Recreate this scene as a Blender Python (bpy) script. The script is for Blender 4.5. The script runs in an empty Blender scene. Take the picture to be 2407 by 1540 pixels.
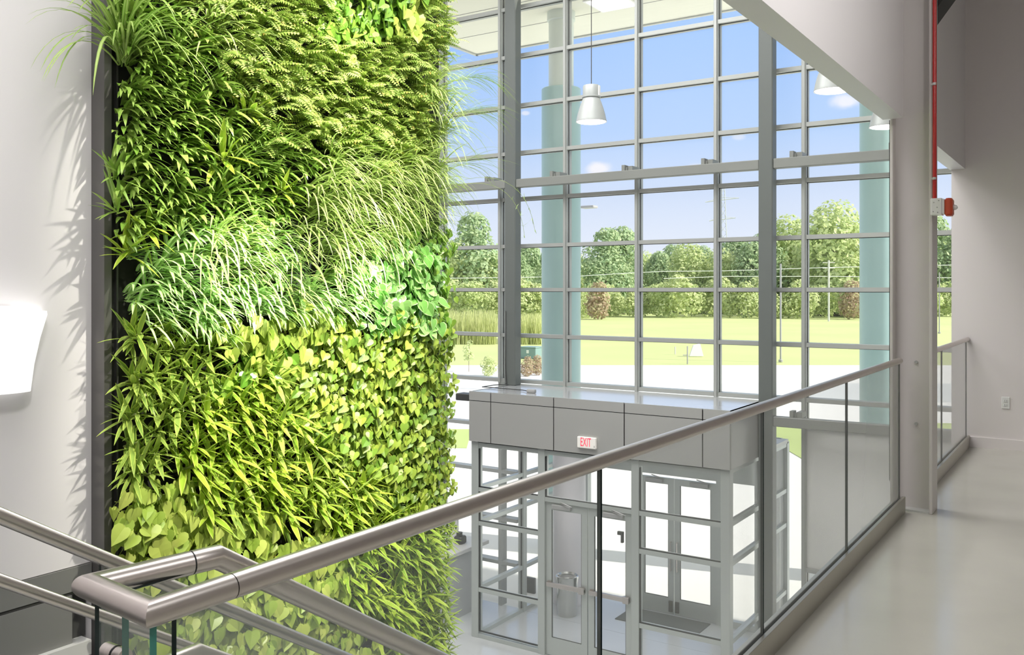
import bpy, math, random
from mathutils import Vector, Matrix
random.seed(7)
C = bpy.context.scene.collection
sc = bpy.context.scene
V = Vector
# ------------------------------------------------------------------ camera geometry
W, H, F = 2407.0, 1540.0, 2130.0
CX, HOR = 1203.5, 681.0
TH = math.atan(1406.5 / F)
CT, ST = math.cos(TH), math.sin(TH)
EYE = 1.535

def to_px(p):
    cx = p[0] * CT + p[1] * ST; d = -p[0] * ST + p[1] * CT
    return CX + F * cx / d, HOR - F * (p[2] - EYE) / d

def ray(px, py):
    r = (px - CX) / F
    return V((CT * r - ST, ST * r + CT, (HOR - py) / F))

def on(px, py, **k):
    """point of a picture ray on a world plane x=, y= or z="""
    v = ray(px, py); o = V((0, 0, EYE))
    (ax, val), = k.items(); i = 'xyz'.index(ax)
    return o + v * ((val - o[i]) / v[i])

cam_d = bpy.data.cameras.new('camera'); cam = bpy.data.objects.new('camera', cam_d); C.objects.link(cam)
cam_d.sensor_width = 36; cam_d.lens = F / W * 36; cam_d.shift_y = -(H / 2 - HOR) / W
cam_d.clip_start = 0.02; cam_d.clip_end = 2000
cam.location = (0, 0, EYE); cam.rotation_euler = (math.pi / 2, 0, TH)
sc.camera = cam

# ------------------------------------------------------------------ materials
def mat(name, col, rough=0.5, metal=0.0, spec=0.5, noise=0.0, nscale=3.0, bump=0.0, emit=None, es=0, aniso=None):
    m = bpy.data.materials.new(name); m.use_nodes = True
    nt = m.node_tree; b = nt.nodes['Principled BSDF']
    b.inputs['Base Color'].default_value = (*col, 1); b.inputs['Roughness'].default_value = rough
    b.inputs['Metallic'].default_value = metal; b.inputs['Specular IOR Level'].default_value = spec
    if emit:
        b.inputs['Emission Color'].default_value = (*emit, 1); b.inputs['Emission Strength'].default_value = es
    if noise or bump:
        tc = nt.nodes.new('ShaderNodeTexCoord'); n = nt.nodes.new('ShaderNodeTexNoise')
        n.inputs['Scale'].default_value = nscale; n.inputs['Detail'].default_value = 6
        nt.links.new(tc.outputs['Object'], n.inputs['Vector'])
        if aniso:
            mp = nt.nodes.new('ShaderNodeMapping'); mp.inputs['Scale'].default_value = aniso
            nt.links.new(tc.outputs['Object'], mp.inputs['Vector']); nt.links.new(mp.outputs[0], n.inputs['Vector'])
        if noise:
            mx = nt.nodes.new('ShaderNodeMix'); mx.data_type = 'RGBA'
            mx.inputs[6].default_value = (*[max(0, c * (1 - noise)) for c in col], 1)
            mx.inputs[7].default_value = (*[min(1, c * (1 + noise)) for c in col], 1)
            nt.links.new(n.outputs[0], mx.inputs[0]); nt.links.new(mx.outputs[2], b.inputs['Base Color'])
        if bump:
            bp = nt.nodes.new('ShaderNodeBump'); bp.inputs['Strength'].default_value = bump
            nt.links.new(n.outputs[0], bp.inputs['Height']); nt.links.new(bp.outputs[0], b.inputs['Normal'])
    return m

def glass_mat(name, tint, refl=1.0, rough=0.0, base=0.0, haze=(0.8, 0.9, 0.87)):
    """clear sheet glass: tinted see-through with a Fresnel mirror and a faint painted-on film"""
    m = bpy.data.materials.new(name); m.use_nodes = True
    nt = m.node_tree; nt.nodes.clear()
    out = nt.nodes.new('ShaderNodeOutputMaterial'); tr = nt.nodes.new('ShaderNodeBsdfTransparent')
    gl = nt.nodes.new('ShaderNodeBsdfGlossy'); mx = nt.nodes.new('ShaderNodeMixShader')
    lw = nt.nodes.new('ShaderNodeLayerWeight'); lw.inputs['Blend'].default_value = 0.5
    pw = nt.nodes.new('ShaderNodeMath'); pw.operation = 'POWER'; pw.inputs[1].default_value = 5.0
    nt.links.new(lw.outputs['Facing'], pw.inputs[0])
    mu = nt.nodes.new('ShaderNodeMath'); mu.operation = 'MULTIPLY_ADD'; mu.inputs[1].default_value = 0.9 * refl; mu.inputs[2].default_value = 0.035 * refl
    nt.links.new(pw.outputs[0], mu.inputs[0]); nt.links.new(mu.outputs[0], mx.inputs[0])
    src = tr.outputs[0]
    if base:
        df = nt.nodes.new('ShaderNodeBsdfDiffuse'); df.inputs[0].default_value = (*haze, 1)  # pale diffuse share paints a hazy veil onto the glass
        m2 = nt.nodes.new('ShaderNodeMixShader'); m2.inputs[0].default_value = base
        nt.links.new(tr.outputs[0], m2.inputs[1]); nt.links.new(df.outputs[0], m2.inputs[2]); src = m2.outputs[0]
    nt.links.new(src, mx.inputs[1]); nt.links.new(gl.outputs[0], mx.inputs[2])
    nt.links.new(mx.outputs[0], out.inputs[0])
    return m

def leaf_mat(name, c1, c2, edge=None, mid=None, rough=0.45, trans=0.25, hue=0.0, spec=0.4, stripe=0.25, yellow=None, yamt=0.0):
    """leaf colour varies plant to plant and leaf to leaf; optional pale margin or pale midrib (UV across the leaf)"""
    m = bpy.data.materials.new(name); m.use_nodes = True
    nt = m.node_tree; b = nt.nodes['Principled BSDF']; out = nt.nodes['Material Output']
    oi = nt.nodes.new('ShaderNodeObjectInfo'); geo = nt.nodes.new('ShaderNodeNewGeometry')
    ad = nt.nodes.new('ShaderNodeMath'); ad.operation = 'ADD'
    nt.links.new(oi.outputs['Random'], ad.inputs[0]); nt.links.new(geo.outputs['Random Per Island'], ad.inputs[1])
    fr = nt.nodes.new('ShaderNodeMath'); fr.operation = 'FRACT'; nt.links.new(ad.outputs[0], fr.inputs[0])
    mx = nt.nodes.new('ShaderNodeMix'); mx.data_type = 'RGBA'
    mx.inputs[6].default_value = (*c1, 1); mx.inputs[7].default_value = (*c2, 1)
    nt.links.new(fr.outputs[0], mx.inputs[0]); col = mx.outputs[2]
    if yellow:
        gt = nt.nodes.new('ShaderNodeMath'); gt.operation = 'LESS_THAN'; gt.inputs[1].default_value = yamt
        nt.links.new(geo.outputs['Random Per Island'], gt.inputs[0])
        m3 = nt.nodes.new('ShaderNodeMix'); m3.data_type = 'RGBA'; m3.inputs[7].default_value = (*yellow, 1)
        nt.links.new(gt.outputs[0], m3.inputs[0]); nt.links.new(col, m3.inputs[6]); col = m3.outputs[2]
    if edge or mid:
        uv = nt.nodes.new('ShaderNodeUVMap'); sp = nt.nodes.new('ShaderNodeSeparateXYZ')
        nt.links.new(uv.outputs[0], sp.inputs[0])
        s1 = nt.nodes.new('ShaderNodeMath'); s1.operation = 'SUBTRACT'; s1.inputs[1].default_value = 0.5
        nt.links.new(sp.outputs[0], s1.inputs[0])
        ab = nt.nodes.new('ShaderNodeMath'); ab.operation = 'ABSOLUTE'; nt.links.new(s1.outputs[0], ab.inputs[0])
        cp = nt.nodes.new('ShaderNodeMath'); cp.operation = 'GREATER_THAN' if edge else 'LESS_THAN'
        cp.inputs[1].default_value = 0.5 - stripe if edge else stripe
        nt.links.new(ab.outputs[0], cp.inputs[0])
        m2 = nt.nodes.new('ShaderNodeMix'); m2.data_type = 'RGBA'; m2.inputs[7].default_value = (*(edge or mid), 1)
        nt.links.new(cp.outputs[0], m2.inputs[0]); nt.links.new(col, m2.inputs[6]); col = m2.outputs[2]
    nt.links.new(col, b.inputs['Base Color'])
    b.inputs['Roughness'].default_value = rough; b.inputs['Specular IOR Level'].default_value = spec
    tl = nt.nodes.new('ShaderNodeBsdfTranslucent'); nt.links.new(col, tl.inputs[0])
    ms = nt.nodes.new('ShaderNodeMixShader'); ms.inputs[0].default_value = trans
    nt.links.new(b.outputs[0], ms.inputs[1]); nt.links.new(tl.outputs[0], ms.inputs[2]); nt.links.new(ms.outputs[0], out.inputs[0])
    return m

M = {
    'wall': mat('white_paint', (0.80, 0.775, 0.785), 0.45, spec=0.35, noise=0.012, nscale=1.2),
    'wall_soft': mat('warm_white_paint', (0.79, 0.74, 0.735), 0.30, spec=0.4, noise=0.015, nscale=1.0),
    'ceil': mat('ceiling_paint', (0.8, 0.79, 0.77), 0.8),
    'concrete': mat('polished_concrete', (0.50, 0.485, 0.43), 0.16, spec=0.55, noise=0.12, nscale=1.6),
    'concrete_low': mat('polished_concrete_pale', (0.62, 0.64, 0.64), 0.14, spec=0.6, noise=0.08, nscale=1.0),
    'steel': mat('satin_stainless', (0.63, 0.58, 0.55), 0.31, metal=1.0, noise=0.05, nscale=20, aniso=(1, 1, 20)),
    'shoe': mat('brushed_shoe_metal', (0.46, 0.44, 0.385), 0.33, metal=0.85, noise=0.05, nscale=8),
    'colpaint': mat('grey_column_paint', (0.62, 0.585, 0.57), 0.38, spec=0.4),
    'darkcol': mat('steel_column_paint', (0.15, 0.165, 0.155), 0.4, spec=0.4, noise=0.04, nscale=2),
    'girt': mat('grey_girt_paint', (0.25, 0.26, 0.24), 0.4),
    'alu': mat('anodised_aluminium', (0.44, 0.455, 0.43), 0.4, metal=0.2, noise=0.02, nscale=4),
    'aluv': mat('vestibule_aluminium', (0.55, 0.585, 0.555), 0.35, metal=0.3),
    'fascia': mat('metal_panel', (0.49, 0.49, 0.465), 0.33, metal=0.25, noise=0.02, nscale=1),
    'fasciatop': mat('metal_roof_sheet', (0.70, 0.71, 0.71), 0.16, metal=0.45),
    'dark': mat('dark_grey_metal', (0.06, 0.06, 0.058), 0.45),
    'black': mat('black_rubber', (0.012, 0.012, 0.013), 0.5),
    'gap': mat('shadow_gap_black', (0.01, 0.01, 0.01), 0.8),
    'felt': mat('black_felt', (0.018, 0.019, 0.015), 0.95, noise=0.3, nscale=30),
    'frame': mat('dark_bronze_frame', (0.13, 0.125, 0.12), 0.35, metal=0.4),
    'band': mat('grey_slab_edge', (0.21, 0.21, 0.20), 0.4, noise=0.02),
    'band_lt': mat('pale_edge_trim', (0.62, 0.62, 0.60), 0.35),
    'white': mat('white_plastic', (0.82, 0.82, 0.80), 0.35),
    'red': mat('red_enamel', (0.50, 0.012, 0.012), 0.22, spec=0.6),
    'redbox': mat('orange_red_plastic', (0.56, 0.07, 0.025), 0.35),
    'exitred': mat('exit_letter_red', (0.9, 0.05, 0.10), 0.5, emit=(1.0, 0.06, 0.12), es=0.55),
    'exitface': mat('exit_face', (0.85, 0.82, 0.76), 0.5, emit=(1, 0.97, 0.9), es=0.12),
    'lampgrey': mat('lamp_shade_grey', (0.40, 0.42, 0.405), 0.4, metal=0.1),
    'lampglow': mat('lamp_glow', (1, 1, 1), 0.5, emit=(1, 0.98, 0.95), es=2.2),
    'sconce': mat('sconce_glow', (1, 1, 1), 0.5, emit=(1, 0.99, 0.97), es=0.9),
    'mat': mat('dark_entrance_carpet', (0.13, 0.145, 0.14), 0.95, noise=0.2, nscale=60),
    'can': mat('stainless_can', (0.6, 0.6, 0.58), 0.22, metal=1.0),
    'chrome': mat('chrome', (0.75, 0.75, 0.75), 0.12, metal=1.0),
    'pave': mat('white_concrete_paving', (0.80, 0.80, 0.76), 0.8, noise=0.06, nscale=0.08),
    'asph': mat('pale_drive', (0.60, 0.63, 0.62), 0.85, noise=0.06, nscale=0.15),
    'meadow': mat('meadow_grass', (0.47, 0.53, 0.22), 0.9, noise=0.16, nscale=0.09),
    'lawn': mat('lawn_grass', (0.42, 0.52, 0.18), 0.9, noise=0.2, nscale=0.3),
    'soffit': mat('soffit_board', (0.78, 0.775, 0.655), 0.7, noise=0.05, nscale=1.2, aniso=(1, 14, 1)),
    'extcol': mat('pale_teal_column', (0.36, 0.53, 0.51), 0.3, noise=0.03, nscale=2),
    'extpipe': mat('pale_grey_pipe', (0.62, 0.68, 0.62), 0.35),
    'bark': mat('tree_bark', (0.22, 0.18, 0.14), 0.9, noise=0.3, nscale=4),
    'teal': mat('teal_cabinet', (0.22, 0.33, 0.32), 0.5),
    'grey': mat('mid_grey', (0.38, 0.38, 0.37), 0.5),
    'pole': mat('grey_pole', (0.35, 0.35, 0.33), 0.5),
    'wood': mat('weathered_pole', (0.66, 0.66, 0.6), 0.9),
    'wire': mat('pale_wire', (0.75, 0.78, 0.76), 0.5),
    'tower': mat('lattice_steel', (0.5, 0.53, 0.55), 0.6),
    'desk': mat('desk_stone', (0.5, 0.51, 0.5), 0.3, noise=0.1, nscale=4),
    'panelgrey': mat('spandrel_panel', (0.86, 0.86, 0.82), 0.35, noise=0.02, nscale=0.7),
    'glass': glass_mat('window_glass', (0.975, 0.99, 0.985), 0.7),
    'glassv': glass_mat('vestibule_glass', (0.94, 0.98, 0.967), 0.7),
    'guard': glass_mat('guard_glass', (0.94, 0.982, 0.965), 0.8, base=0.06),
    'gedge': mat('green_glass_edge', (0.05, 0.30, 0.25), 0.1, spec=0.8),
    'gedged': mat('dark_glass_edge', (0.008, 0.02, 0.018), 0.15),
}
LM = {
    'lance': leaf_mat('lance_leaf', (0.21, 0.38, 0.05), (0.44, 0.58, 0.15), rough=0.30, trans=0.2, spec=0.8, yellow=(0.56, 0.50, 0.14), yamt=0.04),
    'spider': leaf_mat('spider_leaf', (0.22, 0.42, 0.06), (0.40, 0.56, 0.13), mid=(0.55, 0.66, 0.26), stripe=0.14, rough=0.4),
    'grass': leaf_mat('narrow_spider_leaf', (0.34, 0.54, 0.09), (0.54, 0.68, 0.20), edge=(0.68, 0.76, 0.38), stripe=0.2, rough=0.4),
    'pale': leaf_mat('pale_striped_leaf', (0.34, 0.62, 0.15), (0.56, 0.78, 0.30), mid=(0.78, 0.88, 0.58), stripe=0.16, rough=0.35, spec=0.6),
    'fern': leaf_mat('fern_leaf', (0.26, 0.41, 0.07), (0.50, 0.59, 0.16), rough=0.5, trans=0.3, yellow=(0.55, 0.42, 0.10), yamt=0.02),
    'ivy': leaf_mat('small_heart_leaf', (0.15, 0.29, 0.035), (0.42, 0.52, 0.08), rough=0.36, trans=0.2, yellow=(0.62, 0.58, 0.12), yamt=0.05),
    'pothos': leaf_mat('pothos_leaf', (0.34, 0.50, 0.07), (0.58, 0.66, 0.15), rough=0.32, trans=0.22, yellow=(0.76, 0.64, 0.10), yamt=0.07),
    'pothosg': leaf_mat('green_pothos_leaf', (0.14, 0.34, 0.03), (0.32, 0.50, 0.07), rough=0.3, spec=0.6, yellow=(0.6, 0.5, 0.06), yamt=0.05),
    'varieg': leaf_mat('marbled_pothos_leaf', (0.18, 0.48, 0.08), (0.42, 0.70, 0.24), edge=(0.62, 0.80, 0.42), stripe=0.07, rough=0.25, spec=0.7),
    'drac': leaf_mat('striped_dracaena_leaf', (0.22, 0.37, 0.06), (0.42, 0.55, 0.12), edge=(0.58, 0.70, 0.14), stripe=0.15, rough=0.35, yellow=(0.6, 0.42, 0.2), yamt=0.03),
    'drac2': leaf_mat('lime_dracaena_leaf', (0.26, 0.46, 0.04), (0.50, 0.65, 0.07), edge=(0.66, 0.74, 0.16), stripe=0.13, rough=0.35),
    'stem': mat('plant_stem', (0.30, 0.36, 0.12), 0.6),
    'brown': leaf_mat('dry_leaf', (0.35, 0.20, 0.09), (0.50, 0.34, 0.2), rough=0.7),
    'treeA': leaf_mat('tree_leaf_mid', (0.46, 0.57, 0.24), (0.74, 0.80, 0.42), rough=0.7, trans=0.42),
    'treeB': leaf_mat('tree_leaf_dark', (0.34, 0.49, 0.26), (0.60, 0.70, 0.40), rough=0.7, trans=0.42),
    'treeC': leaf_mat('tree_leaf_yellow', (0.50, 0.60, 0.26), (0.74, 0.78, 0.44), rough=0.7, trans=0.42),
    'treeR': leaf_mat('reddish_leaf', (0.5, 0.34, 0.26), (0.55, 0.52, 0.30), rough=0.7, trans=0.42),
    'reed': leaf_mat('reed_leaf', (0.50, 0.56, 0.20), (0.66, 0.68, 0.34), rough=0.8, trans=0.3),
}

# ------------------------------------------------------------------ mesh helpers
class MB:
    def __init__(s): s.v = []; s.f = []; s.uv = []; s.mi = []; s.smooth = False
    def face(s, idx, uvs=None, mi=0):
        s.f.append(idx); s.uv.append(uvs or [(0.5, 0.5)] * len(idx)); s.mi.append(mi)
    def quad(s, a, b, c, d, mi=0):
        n = len(s.v); s.v += [tuple(a), tuple(b), tuple(c), tuple(d)]; s.face((n, n + 1, n + 2, n + 3), None, mi)
    def box(s, x0, x1, y0, y1, z0, z1, mi=0, bev=0.0):
        if bev:
            return s.bevbox(x0, x1, y0, y1, z0, z1, bev, mi)
        n = len(s.v)
        s.v += [(x0, y0, z0), (x1, y0, z0), (x1, y1, z0), (x0, y1, z0), (x0, y0, z1), (x1, y0, z1), (x1, y1, z1), (x0, y1, z1)]
        for q in ((0, 3, 2, 1), (4, 5, 6, 7), (0, 1, 5, 4), (1, 2, 6, 5), (2, 3, 7, 6), (3, 0, 4, 7)):
            s.face(tuple(n + i for i in q), None, mi)
        return s
    def bevbox(s, x0, x1, y0, y1, z0, z1, b, mi=0):
        # chamfered box: octagonal plan, chamfered top and bottom
        def ring(i, z):
            return [(x0 + b + i, y0 + i, z), (x1 - b - i, y0 + i, z), (x1 - i, y0 + b + i, z), (x1 - i, y1 - b - i, z), (x1 - b - i, y1 - i, z), (x0 + b + i, y1 - i, z), (x0 + i, y1 - b - i, z), (x0 + i, y0 + b + i, z)]
        rs = [ring(b * .6, z0), ring(0, z0 + b), ring(0, z1 - b), ring(b * .6, z1)]
        n = len(s.v)
        for r in rs: s.v += r
        s.face(tuple(n + i for i in range(7, -1, -1)), None, mi); s.face(tuple(n + 24 + i for i in range(8)), None, mi)
        for k in range(3):
            for i in range(8):
                j = (i + 1) % 8; s.face((n + k * 8 + i, n + k * 8 + j, n + k * 8 + 8 + j, n + k * 8 + 8 + i), None, mi)
        return s
    def prism(s, poly, z0, z1, mi=0):
        n = len(s.v); k = len(poly)
        s.v += [(p[0], p[1], z0) for p in poly] + [(p[0], p[1], z1) for p in poly]
        s.face(tuple(n + i for i in range(k - 1, -1, -1)), None, mi); s.face(tuple(n + k + i for i in range(k)), None, mi)
        for i in range(k):
            j = (i + 1) % k; s.face((n + i, n + j, n + k + j, n + k + i), None, mi)
        return s
    def tube(s, pts, r, seg=20, cap=True, mi=0, radii=None):
        pts = [V(p) for p in pts]; n0 = len(s.v); k = len(pts)
        dirs = [(pts[i + 1] - pts[i]).normalized() for i in range(k - 1)]
        d0 = dirs[0]; ref = V((0, 0, 1)) if abs(d0.z) < 0.9 else V((1, 0, 0))
        u = d0.cross(ref).normalized(); w = u.cross(d0).normalized()
        ring = [pts[0] + (u * math.cos(t) + w * math.sin(t)) * (radii[0] if radii else r) for t in [2 * math.pi * i / seg for i in range(seg)]]
        s.v += [tuple(p) for p in ring]
        for i in range(1, k):
            d = dirs[i - 1]
            nrm = (dirs[i - 1] + dirs[i]).normalized() if i < k - 1 else d
            ring = [p + d * ((pts[i] - p).dot(nrm) / d.dot(nrm)) for p in ring]
            if radii:
                ring = [pts[i] + (p - pts[i]).normalized() * radii[i] for p in ring]
            s.v += [tuple(p) for p in ring]
            a = n0 + (i - 1) * seg; b = a + seg
            for j in range(seg):
                jj = (j + 1) % seg; s.face((a + j, a + jj, b + jj, b + j), None, mi)
        if cap:
            s.face(tuple(n0 + j for j in range(seg - 1, -1, -1)), None, mi)
            s.face(tuple(n0 + (k - 1) * seg + j for j in range(seg)), None, mi)
        return s
    def lathe(s, prof, seg=32, c=(0, 0, 0), mi=0):
        n0 = len(s.v)
        for r, z in prof:
            for j in range(seg):
                t = 2 * math.pi * j / seg; s.v.append((c[0] + r * math.cos(t), c[1] + r * math.sin(t), c[2] + z))
        for i in range(len(prof) - 1):
            a = n0 + i * seg; b = a + seg
            for j in range(seg):
                jj = (j + 1) % seg; s.face((a + j, a + jj, b + jj, b + j), None, mi)
        return s
    def strip(s, rows, us=(0, 0.5, 1)):
        """rows: list of (left, mid, right, v)"""
        n = len(s.v)
        for l, m_, r, v in rows: s.v += [tuple(l), tuple(m_), tuple(r)]
        for i in range(len(rows) - 1):
            a = n + 3 * i; b = a + 3; v0, v1 = rows[i][3], rows[i + 1][3]
            s.face((a, a + 1, b + 1, b), [(us[0], v0), (us[1], v0), (us[1], v1), (us[0], v1)])
            s.face((a + 1, a + 2, b + 2, b + 1), [(us[1], v0), (us[2], v0), (us[2], v1), (us[1], v1)])
    def mesh(s, name, mats, smooth=False):
        me = bpy.data.meshes.new(name); me.from_pydata(s.v, [], s.f)
        uvl = me.uv_layers.new(name='UVMap'); flat = [c for uvs in s.uv for uv in uvs for c in uv]
        uvl.data.foreach_set('uv', flat)
        for m_ in (mats if isinstance(mats, (list, tuple)) else [mats]): me.materials.append(m_)
        me.polygons.foreach_set('material_index', s.mi)
        if smooth: me.polygons.foreach_set('use_smooth', [True] * len(s.f))
        me.update()
        if smooth == 'auto':
            me.set_sharp_from_angle(angle=math.radians(40))
        return me
    def build(s, name, mats, parent=None, smooth=False):
        o = bpy.data.objects.new(name, s.mesh(name, mats, smooth)); C.objects.link(o)
        if parent is not None: o.parent = parent; o.matrix_parent_inverse = Matrix.Identity(4)
        return o

def tag(o, label, cat=None, group=None, kind=None):
    o['label'] = label
    if cat: o['category'] = cat
    if group: o['group'] = group
    if kind: o['kind'] = kind
    return o
def empty(name, label, cat, loc=(0, 0, 0), group=None, kind=None):
    o = bpy.data.objects.new(name, None); C.objects.link(o); o.location = loc; o.empty_display_size = 0.1
    return tag(o, label, cat, group, kind)
class Sub:
    """parts of an Empty at loc: shift world-space meshes into its frame"""
    def __init__(s, root): s.r = root; s.l = V(root.location)
    def add(s, name, mb, mats, parent=None, smooth=False, label=None):
        mb.v = [tuple(V(p) - s.l) for p in mb.v]
        o = mb.build(name, mats, parent or s.r, smooth)
        if label: o['label'] = label
        return o
def B(*a, **k): return MB().box(*a, **k)
def struct(name, mb, m, label, cat):
    return tag(mb.build(name, m), label, cat, kind='structure')

# ------------------------------------------------------------------ room shell
ZF = -3.6                       # ground floor
YW = 12.2                       # curtain wall plane
XL = -4.8                       # wall that carries the plants
ZC = 7.4
struct('floor_lower', B(-14, 6, -4, YW + .05, ZF - .2, ZF), M['concrete_low'], 'pale polished floor of the ground level seen through the guard glass', 'floor')
struct('floor', B(-1.234, 5.5, -4, 9.86, -0.3, 0.0), M['concrete'], 'polished beige concrete walkway floor beside the glass guardrail', 'floor')
struct('wall_left', B(XL - .35, XL, -4, 2.96, 0.0, ZC), M['wall'], 'plain white wall left of the plant wall', 'wall')
struct('wall_plants', B(XL - .35, XL, 2.96, 6.03, ZF, ZC), M['wall'], 'wall behind the hanging plants', 'wall')
struct('wall_end', B(-1.31, 5.5, 9.86, 10.06, ZF, ZC), M['wall_soft'], 'warm white wall closing the walkway behind the power outlet', 'wall')
struct('wall_return', B(-1.31, -1.11, 10.06, YW, ZF, ZC), M['wall_soft'], 'short return wall between walkway end and window wall', 'wall')
struct('wall_right', B(5.5, 5.7, -4, 10.06, ZF, ZC), M['wall_soft'], 'wall on the far side of the walkway', 'wall')
struct('wall_back', B(-14, 5.7, -4.2, -4, ZF, ZC), M['wall_soft'], 'wall behind the viewer', 'wall')
struct('wall_lobby', B(-14.2, -14, -4, YW, ZF, ZC), M['wall_soft'], 'far side wall of the lobby', 'wall')
struct('ceiling', B(-14, 5.7, -4, YW + .05, ZC, ZC + .3), M['ceil'], 'high white atrium ceiling', 'ceiling')
struct('ceiling_walkway', B(-1.19, 5.5, -4, 9.86, 5.0, 5.15), M['ceil'], 'ceiling above the walkway', 'ceiling')
# under-walkway wall closing the ground level below the guardrail
struct('trim_slab_edge', B(-1.30, -1.235, -4, 9.86, -0.42, -0.005), M['band'], 'grey slab edge under the guardrail', 'trim')
# slab edge under white left wall
r = empty('trim_left_slab', 'dark grey slab edge band under the white left wall', 'trim', (XL, 0, 0), kind='structure'); S = Sub(r)
S.add('upper_band', B(XL - .3, XL + .012, -4, 2.955, -0.135, -0.004), M['band'])
S.add('joint', B(XL - .3, XL + .004, -4, 2.955, -0.155, -0.135), M['dark'], label='dark open joint in the band')
S.add('lower_band', B(XL - .3, XL + .012, -4, 2.84, -0.42, -0.155), M['band'])
S.add('bottom_trim', B(XL - .3, XL + .05, -4, 2.93, -0.50, -0.42), M['band_lt'], label='pale strip along the bottom')
S.add('shade_block', B(XL - .3, XL - .05, 2.84, 2.955, -0.42, -0.155), M['dark'])  # dark block paints the shaded patch beside the plant frame
struct('ceiling_lobby', B(-14, XL - .3, -4, 5.9, -0.5, -0.05), M['band'], 'lobby ceiling below the upper floor', 'ceiling')
struct('wall_lobby_inner', B(XL - 1.9, XL - 1.75, -4, 5.93, ZF, -0.5), M['grey'], 'grey lobby wall below the left slab', 'wall')

# bulkheads above the guardrail (beam clad in white board)
def bulkhead(name, y0, y1, label):
    mb = MB().box(-1.325, -1.19, y0, y1, 2.72, ZC)
    return struct(name, mb, M['wall'], label, 'bulkhead')
bulkhead('bulkhead', -4, 6.70, 'white bulkhead over the guardrail running up to the grey column')
bulkhead('bulkhead', 6.98, 9.86, 'shaded bulkhead between the grey column and the end wall')

# wide flange column at the end of the guardrail
r = empty('steel_column', 'pale grey wide-flange column at the far end of the guardrail', 'column', (-1.13, 6.84, 0), kind='structure'); S = Sub(r)
S.add('flange', B(-1.285, -1.265, 6.735, 6.945, 0, 5.0, bev=.004), M['colpaint'])
S.add('flange', B(-1.034, -1.012, 6.735, 6.945, 0, 5.0, bev=.004), M['colpaint'])
S.add('web', B(-1.265, -1.034, 6.834, 6.85, 0, 5.0), M['colpaint'])
for z in (1.03, 0.60):
    S.add('bolt', MB().tube([(-1.13, 6.834, z), (-1.13, 6.818, z)], .011, 10), M['grey'])
S.add('base_plate', B(-1.27, -1.02, 6.75, 6.93, 0.0, 0.012), M['band_lt'])
r = tag(MB().box(-1.29, -1.283, 6.74, 6.94, 0.2, 2.72).build('gap_strip', M['gap']), 'black gap strip along the atrium side of the grey column', 'strip', kind='structure')  # black strip paints the darkness of the open gap

# baseboard + outlet on the end wall
struct('baseboard_end', B(-1.17, 5.5, 9.845, 9.86, 0, 0.10), M['wall_soft'], 'low white baseboard along the walkway end wall', 'baseboard')
p = on(2364, 947, y=9.86)
r = empty('power_outlet', 'white double power outlet low on the walkway end wall', 'outlet', tuple(p)); S = Sub(r)
S.add('cover_plate', B(p.x - .035, p.x + .035, 9.852, 9.86, p.z - .057, p.z + .057, bev=.003), M['white'])
for dz in (-.02, .02):
    o = S.add('socket', B(p.x - .017, p.x + .017, 9.849, 9.8525, p.z + dz - .014, p.z + dz + .014, bev=.002), M['white'])
    S.add('slot', MB().box(p.x - .009, p.x - .006, 9.8482, 9.8492, p.z + dz - .006, p.z + dz + .006).box(p.x + .006, p.x + .009, 9.8482, 9.8492, p.z + dz - .006, p.z + dz + .006), M['black'], parent=o)

# red conduit, junction box and horn strobe on the column
YS = 6.722
a = on(2197, 40, y=YS); b2 = on(2197, 470, y=YS); XS = a.x
r = empty('fire_conduit', 'red fire alarm conduit running down the grey column', 'conduit', (XS, YS, b2.z)); S = Sub(r)
S.add('pipe', MB().tube([(XS, YS, 4.9), (XS, YS, b2.z)], .0125, 14), M['red'], smooth='auto')
for py in (198, 420):
    z = on(2197, py, y=YS).z
    S.add('clip', MB().tube([(XS, YS - .016, z - .008), (XS, YS - .016, z + .008)], .011, 10).box(XS - .02, XS, YS - .014, YS + .03, z - .006, z + .006), M['band_lt'])
a = on(2190, 468, y=YS); b2 = on(2216, 506, y=YS)
c = on(2222, 467, y=YS); d = on(2241, 508, y=YS)
r = empty('fire_alarm', 'red fire alarm horn with a white mounting box on the grey column', 'fire alarm', ((a.x + b2.x) / 2, YS, b2.z)); S = Sub(r)
bx = S.add('junction_box', B(a.x, b2.x, YS - .05, YS + .05, b2.z, a.z, bev=.004), M['white'])
for (qx, qz) in ((.25, .2), (.6, .45), (.3, .75), (.75, .85), (.65, .15)):
    S.add('screw', MB().tube([(a.x + (b2.x - a.x) * qx, YS - .05, b2.z + (a.z - b2.z) * qz), (a.x + (b2.x - a.x) * qx, YS - .054, b2.z + (a.z - b2.z) * qz)], .004, 8), M['grey'], parent=bx)
S.add('mounting_skirt', B(b2.x, c.x, YS - .045, YS + .045, b2.z + .006, a.z - .006, bev=.004), M['white'])
S.add('horn_body', B(c.x, d.x, YS - .05, YS + .05, d.z, c.z, bev=.014), M['redbox'])
S.add('strobe_lens', MB().tube([(d.x - .004, YS, (c.z + d.z) / 2), (d.x + .018, YS, (c.z + d.z) / 2 - .004), (d.x + .026, YS, (c.z + d.z) / 2 - .006)], .018, 12, radii=[.02, .016, .006]), M['white'], smooth=True)
# dark brace up at the column
a = on(2196, 52, y=7.1); b2 = on(2245, -20, y=7.1)
tag(MB().tube([(a.x - .05, 7.1, a.z - .02), (b2.x + .2, 7.1, b2.z + .3)], .06, 4).build('diagonal_brace', M['dark']), 'dark diagonal brace beside the top of the red conduit', 'brace', kind='structure')

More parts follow.
